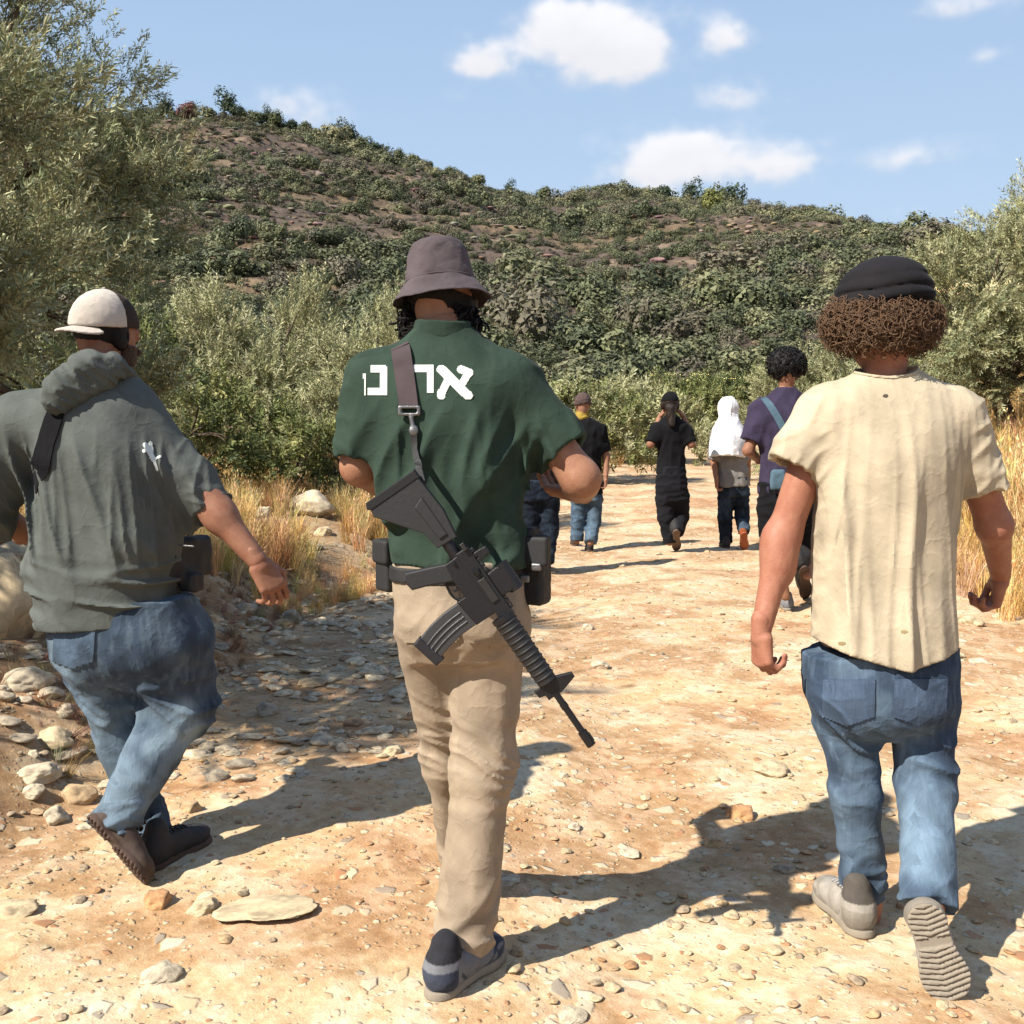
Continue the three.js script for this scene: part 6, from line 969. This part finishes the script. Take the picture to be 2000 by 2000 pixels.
// ================================================================ the walkers farther along the road
{
  const T0 = (x, y, d) => J(x, y, d);
  // o: joints as [x, y, d] picks; every part is meshed on its own
  function walker(label, o) {
    const A = axes(V(o.turn ?? 0, 0, -1)), d = o.d, p = thing('person', label, 'person', V(T0(o.x, 900, d).x, landY(T0(o.x, 900, d).x, d), -d)), cell = o.cell ?? 0.011, q = (a) => J(a[0], a[1], a[2] ?? d);
    const body = [];
    const st = o.torso.map(([a, b, y, hd]) => stn(a, b, y, d, hd, A)), b3 = [q([o.torso[0][0] - 30, o.torso[0][2] + 10]), q([o.torso[0][1] + 30, o.torso[st.length - 1][2] - 5]), ...(o.arms.flatMap((a) => a.slice(0, 3).map(q)))];
    let top = loft(st); for (const a of o.arms) { const s = q(a[0]), e = q(a[1]), r = o.sleeve ?? 0.07, k = o.slen ?? 0.62, v = V().subVectors(e, s).normalize(); top = smin(0.05, top, cutEnd(cap(s, e, r * 1.1, r), s.clone().lerp(e, k), v)); body.push(cap(s, e, 0.048, 0.04), cap(e, q(a[2]), 0.04, 0.028)); }
    top = fold(top, 0.02, (x, y, z) => 0.013 * (Math.pow(1 - Math.min(1, SA(noise(x * 10, y * 3, z * 8 + o.x)) * 1.9), 2) - 0.25) + 0.009 * noise(x * 9, y * 12, z * 9));
    part(o.topName ?? 'shirt', local(solid(top, b3, 0.12, cell, null, 0.03), p), o.topM, p, o.topLabel);
    const L = o.legs.map((l) => l.map(q)); let tr = loft(o.hips.map(([a, b, y, hd]) => stn(a, b, y, d, hd, A))); L.forEach((l, i) => { const r = o.legR ?? [0.1, 0.075, 0.065]; const cut = o.short ? l[0].clone().lerp(l[1], 0.96) : l[2]; let f = o.short ? cutEnd(cap(l[0], l[1], r[0], r[1]), cut, V().subVectors(l[1], l[0]).normalize()) : smin(0.03, cap(l[0], l[1], r[0], r[1]), cutEnd(cap(l[1], l[2].clone().lerp(l[1], -0.1), r[1], r[2]), l[2], V().subVectors(l[2], l[1]).normalize())); tr = smin(0.035, tr, f); body.push(cap(l[0], l[1], 0.07, 0.052), cap(l[1], l[2], 0.052, 0.036)); });
    tr = fold(tr, 0.016, (x, y, z) => 0.013 * (Math.pow(1 - Math.min(1, SA(noise(x * 7, y * 15, z * 7 + o.x)) * 1.9), 2) - 0.25));
    part(o.short ? 'shorts' : 'trousers', local(solid(tr, [...L.flat(), q([o.hips[0][0], o.hips[0][2]])], 0.16, cell, o.denim, 0.03), p), o.legM, p, o.legLabel);
    const hc = q(o.head), HA = axes(V(o.look?.[0] ?? 0, o.look?.[1] ?? -0.05, -1)), neck = q(o.neck), s = o.hs ?? 1; body.push(cap(neck.clone().add(V(0, -0.1, 0)), neck, 0.06, 0.05), loft(st.map((k) => ({ ...k, hw: k.hw * 0.8, hd: k.hd * 0.8 }))));
    const hands = o.arms.map((a, i) => ({ ...handField(q(a[2]), a[3] ?? V(0, -1, -0.1), V(i ? -1 : 1, 0, 0), 0.8, i ? -1 : 1), cell: 0.006 }));
    makeBody(p, body, [...b3, ...L.flat()], { c: hc, A: HA, s, neck, cell: 0.008 }, hands, o.skin, 0.013);
    o.shoes.forEach(([h, t, u, m, sole], i) => makeShoe(p, h, t, u, 1.1, [m, sole], { cell: 0.008, side: i ? 1 : -1, lug: 0 }));
    o.extra?.(p, { hc, HA, A, top, tr, st, neck, q });
    return p;
  }
  const skinA = SKIN(0.45, 0.235, 0.15), skinB = SKIN(0.40, 0.20, 0.125), gnd = (x, y) => { const g = G(x, y); g.y = landY(g.x, -g.z); return g; };
  const scalp = (hc, HA, s, grow0, lo) => (x, y, z) => { const u = (x - hc.x) * HA.U.x + (y - hc.y) * HA.U.y + (z - hc.z) * HA.U.z, f = (x - hc.x) * HA.W.x + (y - hc.y) * HA.W.y + (z - hc.z) * HA.W.z; return Math.max(headField(hc, HA, s)(x, y, z) - grow0 - 0.006 * noise(x * 50, y * 50, z * 50), -u + lo, f - 0.05 - u * 0.3); };
  const flat = (h, dx = 0, len = 0.27) => { const t = h.clone().add(V(dx, 0, -len)); t.y = landY(t.x, -t.z) + 0.002; return [h, t, V(0, 1, 0)]; };

  // black shirt, pale blue jeans, yellow scarf
  { const d = 11.3;
    walker('distant walker in black shirt and light jeans with yellow scarf', { x: 1107, d, torso: [[1078, 1136, 932, 0.13], [1080, 1134, 870, 0.12], [1074, 1138, 820, 0.125], [1078, 1132, 800, 0.1], [1092, 1114, 788, 0.06]], topM: M.black, arms: [[[1080, 812], [1062, 860], [1070, 905, d - 0.1]], [[1132, 812], [1144, 862], [1143, 902, d - 0.05]]], slen: 0.8, sleeve: 0.066,
      hips: [[1078, 1134, 915, 0.13], [1080, 1136, 945, 0.13]], legs: [[[1092, 945], [1090, 985], [1088, 1020]], [[1122, 945], [1120, 985], [1114, 1024, d - 0.15]]], legR: [0.085, 0.075, 0.07], legM: M.denim, denim: denimTint([0.16, 0.24, 0.34], [0.34, 0.45, 0.56], [], 2), head: [1099, 763], neck: [1100, 785], look: [-0.3, -0.1], hs: 0.98, skin: skinA,
      shoes: [[...flat(gnd(1086, 1031)), M.brownShoe, M.soleBrown], [...flat(gnd(1113, 1038)), M.darkShoe, M.soleBrown]],
      extra: (p, k) => { part('knit_cap', local(solid(scalp(k.hc, k.HA, 0.98, 0.014, -0.01), [k.hc], 0.15, 0.007), p), cloth(0.16, 0.11, 0.10), p); part('scarf', local(solid(fold(cap(J(1098, 787, 11.3), J(1100, 779, 11.3), 0.085, 0.07), 0.02, (x, y, z) => 0.012 * noise(x * 20, y * 40, z * 20)), [J(1099, 783, 11.3)], 0.13, 0.008), p), cloth(0.62, 0.43, 0.09), p, 'yellow neck scarf'); } }); }
  // all in black, both arms raised to the head
  { const d = 11.05, h2 = gnd(1264, 1030), t2 = gnd(1276, 1040);
    walker('distant walker in black clothes with both hands raised to the head', { x: 1266, d, torso: [[1238, 1294, 893, 0.12], [1241, 1292, 868, 0.115], [1243, 1291, 840, 0.115], [1232, 1298, 806, 0.115], [1246, 1286, 792, 0.08], [1256, 1276, 783, 0.055]], topM: M.black, topLabel: 'black top', arms: [[[1240, 812], [1228, 838, d - 0.05], [1244, 788, d + 0.05], V(0.5, 0.8, -0.2)], [[1292, 812], [1304, 838, d - 0.05], [1290, 788, d + 0.05], V(-0.5, 0.8, -0.2)]], slen: 0.9, sleeve: 0.065,
      hips: [[1241, 1292, 880, 0.12], [1237, 1297, 918, 0.13], [1244, 1294, 945, 0.11]], legs: [[[1254, 940], [1256, 975], [1264, 1024]], [[1284, 940], [1284, 975, d + 0.1], [1278, 1004, d - 0.12]]], legR: [0.1, 0.085, 0.065], legM: cloth(0.022, 0.022, 0.028), head: [1264, 762], neck: [1266, 784], hs: 0.94, skin: skinB,
      shoes: [[...flat(h2), M.darkShoe, M.soleBrown], [J(1276, 1002, 10.85), t2, V(0, 0.4, -1), M.darkShoe, plain(0.24, 0.15, 0.11, 0.9)]],
      extra: (p, k) => { part('hair', local(merge([solid(scalp(k.hc, k.HA, 0.94, 0.018, -0.06), [k.hc], 0.16, 0.007), solid(fold(cap(J(1265, 770, 10.95), J(1267, 800, 10.92), 0.06, 0.035), 0.012, (x, y, z) => 0.01 * noise(x * 50, y * 12, z * 50)), [J(1265, 775, 10.95), J(1267, 800, 10.92)], 0.09, 0.008)]), p), HAIR(0.03, 0.017, 0.012), p); part('cap', local(solid((x, y, z) => Math.max(headField(k.hc, k.HA, 0.94)(x, y, z) - 0.022, -(y - k.hc.y) + 0.03), [k.hc], 0.15, 0.007), p), M.black, p); } }); }
  // white headscarf
  { const d = 11.6, t2 = gnd(1404, 1033);
    walker('distant walker in white headscarf and grey blouse', { x: 1383, d, torso: [[1351, 1414, 917, 0.15], [1354, 1410, 880, 0.13], [1350, 1406, 835, 0.125], [1350, 1404, 812, 0.11], [1364, 1390, 795, 0.07]], topName: 'blouse', topM: cloth(0.42, 0.39, 0.36), topLabel: 'long grey blouse', arms: [[[1354, 820], [1346, 868], [1352, 905, d - 0.08]], [[1402, 820], [1410, 866], [1412, 900, d + 0.2]]], slen: 0.99, sleeve: 0.07,
      hips: [[1356, 1412, 900, 0.14], [1358, 1412, 935, 0.13]], legs: [[[1370, 930], [1368, 975], [1370, 1024]], [[1398, 930], [1400, 972], [1404, 1004, d - 0.15]]], legR: [0.095, 0.078, 0.066], legM: M.denim, denim: denimTint([0.03, 0.04, 0.06], [0.16, 0.22, 0.30], [[J(1402, 990, 11.4), 0.14, 0.8]], 3), head: [1373, 770], neck: [1375, 797], hs: 0.92, skin: skinA,
      shoes: [[...flat(gnd(1372, 1034)), M.darkShoe, M.soleBrown], [J(1404, 1006, 11.35), t2, V(0, 0.4, -1), cloth(0.5, 0.14, 0.05), plain(0.55, 0.16, 0.06, 0.8)]],
      extra: (p, k) => { const f = fold(smin(0.05, ell(J(1374, 770, 11.6), V(0.115, 0.135, 0.13)), loft([stn(1340, 1404, 862, 11.54, 0.19, k.A), stn(1341, 1406, 828, 11.55, 0.19, k.A), stn(1347, 1401, 806, 11.6, 0.16, k.A), stn(1360, 1390, 785, 11.6, 0.115, k.A)])), 0.018, (x, y, z) => 0.013 * (Math.pow(1 - Math.min(1, SA(noise(x * 11, y * 4, z * 9)) * 1.9), 2) - 0.25)); part('headscarf', local(solid(carve(f, ell(off(k.hc, k.HA, 0, -0.02, 0.13), V(0.06, 0.08, 0.06))), [J(1340, 862, 11.3), J(1410, 745, 11.8)], 0.1, 0.009, null, 0.03), p), M.white, p, 'white headscarf over the shoulders'); } }); }
  // purple shirt, round dark hair, shorts
  { const d = 7.5, navy = cloth(0.075, 0.06, 0.115), t2 = gnd(1520, 1130);
    walker('walker in purple grey shirt and black shorts with round dark hair', { x: 1480, d, turn: 0.1, torso: [[1432, 1532, 930, 0.14], [1436, 1530, 870, 0.135], [1430, 1532, 800, 0.135], [1426, 1534, 768, 0.12], [1452, 1512, 742, 0.08], [1468, 1500, 730, 0.06]], topM: navy, topLabel: 'purple grey shirt', arms: [[[1436, 775], [1412, 850], [1432, 868, d + 0.22], V(0.4, 0.2, -0.9)], [[1526, 775], [1542, 850], [1540, 880, d + 0.2], V(0, 0.2, -0.9)]], slen: 0.75, sleeve: 0.078,
      hips: [[1432, 1532, 905, 0.14], [1434, 1536, 960, 0.15], [1446, 1530, 990, 0.12]], legs: [[[1458, 960], [1462, 1045], [1482, 1125]], [[1512, 960], [1522, 1030, d + 0.1], [1524, 1085, d - 0.05]]], legR: [0.115, 0.1, 0.07], short: true, legM: M.black, head: [1485, 699], neck: [1484, 732], hs: 0.93, skin: skinB,
      shoes: [[...flat(gnd(1488, 1146), 0.02), cloth(0.36, 0.36, 0.38), M.soleDust], [J(1518, 1072, 7.35), t2, V(0, 0.4, -1), M.darkShoe, M.soleBrown]],
      extra: (p, k) => { const hm = ell(J(1484, 688, 7.52), V(0.135, 0.125, 0.135)), f = fold(carve(hm, ell(off(k.hc, k.HA, 0, -0.06, 0.1), V(0.075, 0.1, 0.08))), 0.02, (x, y, z) => 0.016 * noise(x * 30, y * 30, z * 30) + 0.008 * noise(x * 70, y * 70, z * 70)); const roots = (r) => { const a = r() * 6.283, b = -0.6 + r() * 2.0, v = V(Math.cos(a) * Math.cos(b), Math.sin(b), Math.sin(a) * Math.cos(b)), c = J(1484, 688, 7.52); return [c.clone().add(V(v.x * 0.128, v.y * 0.118, v.z * 0.128)), v]; }; part('hair', local(merge([solid(f, [J(1484, 688, 7.52)], 0.19, 0.007, null, 0.03), curls(roots, 500, 44, { len: 0.022, coil: 0.007, thick: 0.0028, out: 1, fall: 0.1 })]), p), HAIR(0.010, 0.008, 0.008), p, 'round dark curly hair');
        const bag = thing('sling_bag', 'teal bag slung on the back of the purple shirt walker', 'bag', J(1470, 900, d)), nr = (q) => slope(k.top, q, 0.02), tm = cloth(0.15, 0.25, 0.33); part('strap', local(ribbon([[1440, 752], [1452, 765], [1468, 790], [1488, 830], [1510, 870]].map(([a, b]) => spot(k.top, a, b, d - 0.5, 0.005)), nr, 0.05, 0.005), bag), tm, bag); part('bag_body', local(solid(fold(boxf(J(1468, 905, d - 0.17), V(0.055, 0.075, 0.03), k.A.R, k.A.U, k.A.W, 0.025), 0.01, (x, y, z) => 0.008 * noise(x * 20, y * 20, z * 20)), [J(1468, 905, d - 0.19)], 0.16, 0.009), bag), tm, bag); } }); }
  // dark clothes, mostly hidden behind the rifle carrier
  { const d = 9.5;
    walker('dark clothed walker mostly hidden behind the green shirt', { x: 1016, d, torso: [[978, 1056, 922, 0.13], [980, 1054, 880, 0.125], [976, 1058, 832, 0.125], [979, 1055, 806, 0.11], [1000, 1034, 787, 0.07], [1008, 1026, 777, 0.055]], topM: M.black, arms: [[[984, 817], [973, 862], [977, 900, d - 0.08]], [[1050, 817], [1060, 864], [1057, 902, d + 0.1]]], slen: 0.75, sleeve: 0.072,
      hips: [[982, 1054, 905, 0.14], [982, 1052, 945, 0.14]], legs: [[[1000, 943], [1002, 1000], [1004, 1056]], [[1036, 943], [1036, 1000], [1030, 1062, d - 0.15]]], legR: [0.1, 0.085, 0.07], legM: M.denim, denim: denimTint([0.018, 0.024, 0.04], [0.10, 0.14, 0.20], [], 7), head: [1014, 757], neck: [1016, 776], hs: 0.92, skin: skinA,
      shoes: [[...flat(gnd(1003, 1069)), M.darkShoe, M.soleBrown], [...flat(gnd(1031, 1076)), M.darkShoe, M.soleBrown]],
      extra: (p, k) => { part('hair', local(solid(scalp(k.hc, k.HA, 0.92, 0.012, -0.05), [k.hc], 0.15, 0.007), p), HAIR(0.02, 0.014, 0.01), p); } }); }
}

scene.fog = new THREE.FogExp2(col(0.80, 0.87, 1.0), 0.0009);        // thin summer haze over the valley

renderer.render(scene, camera);
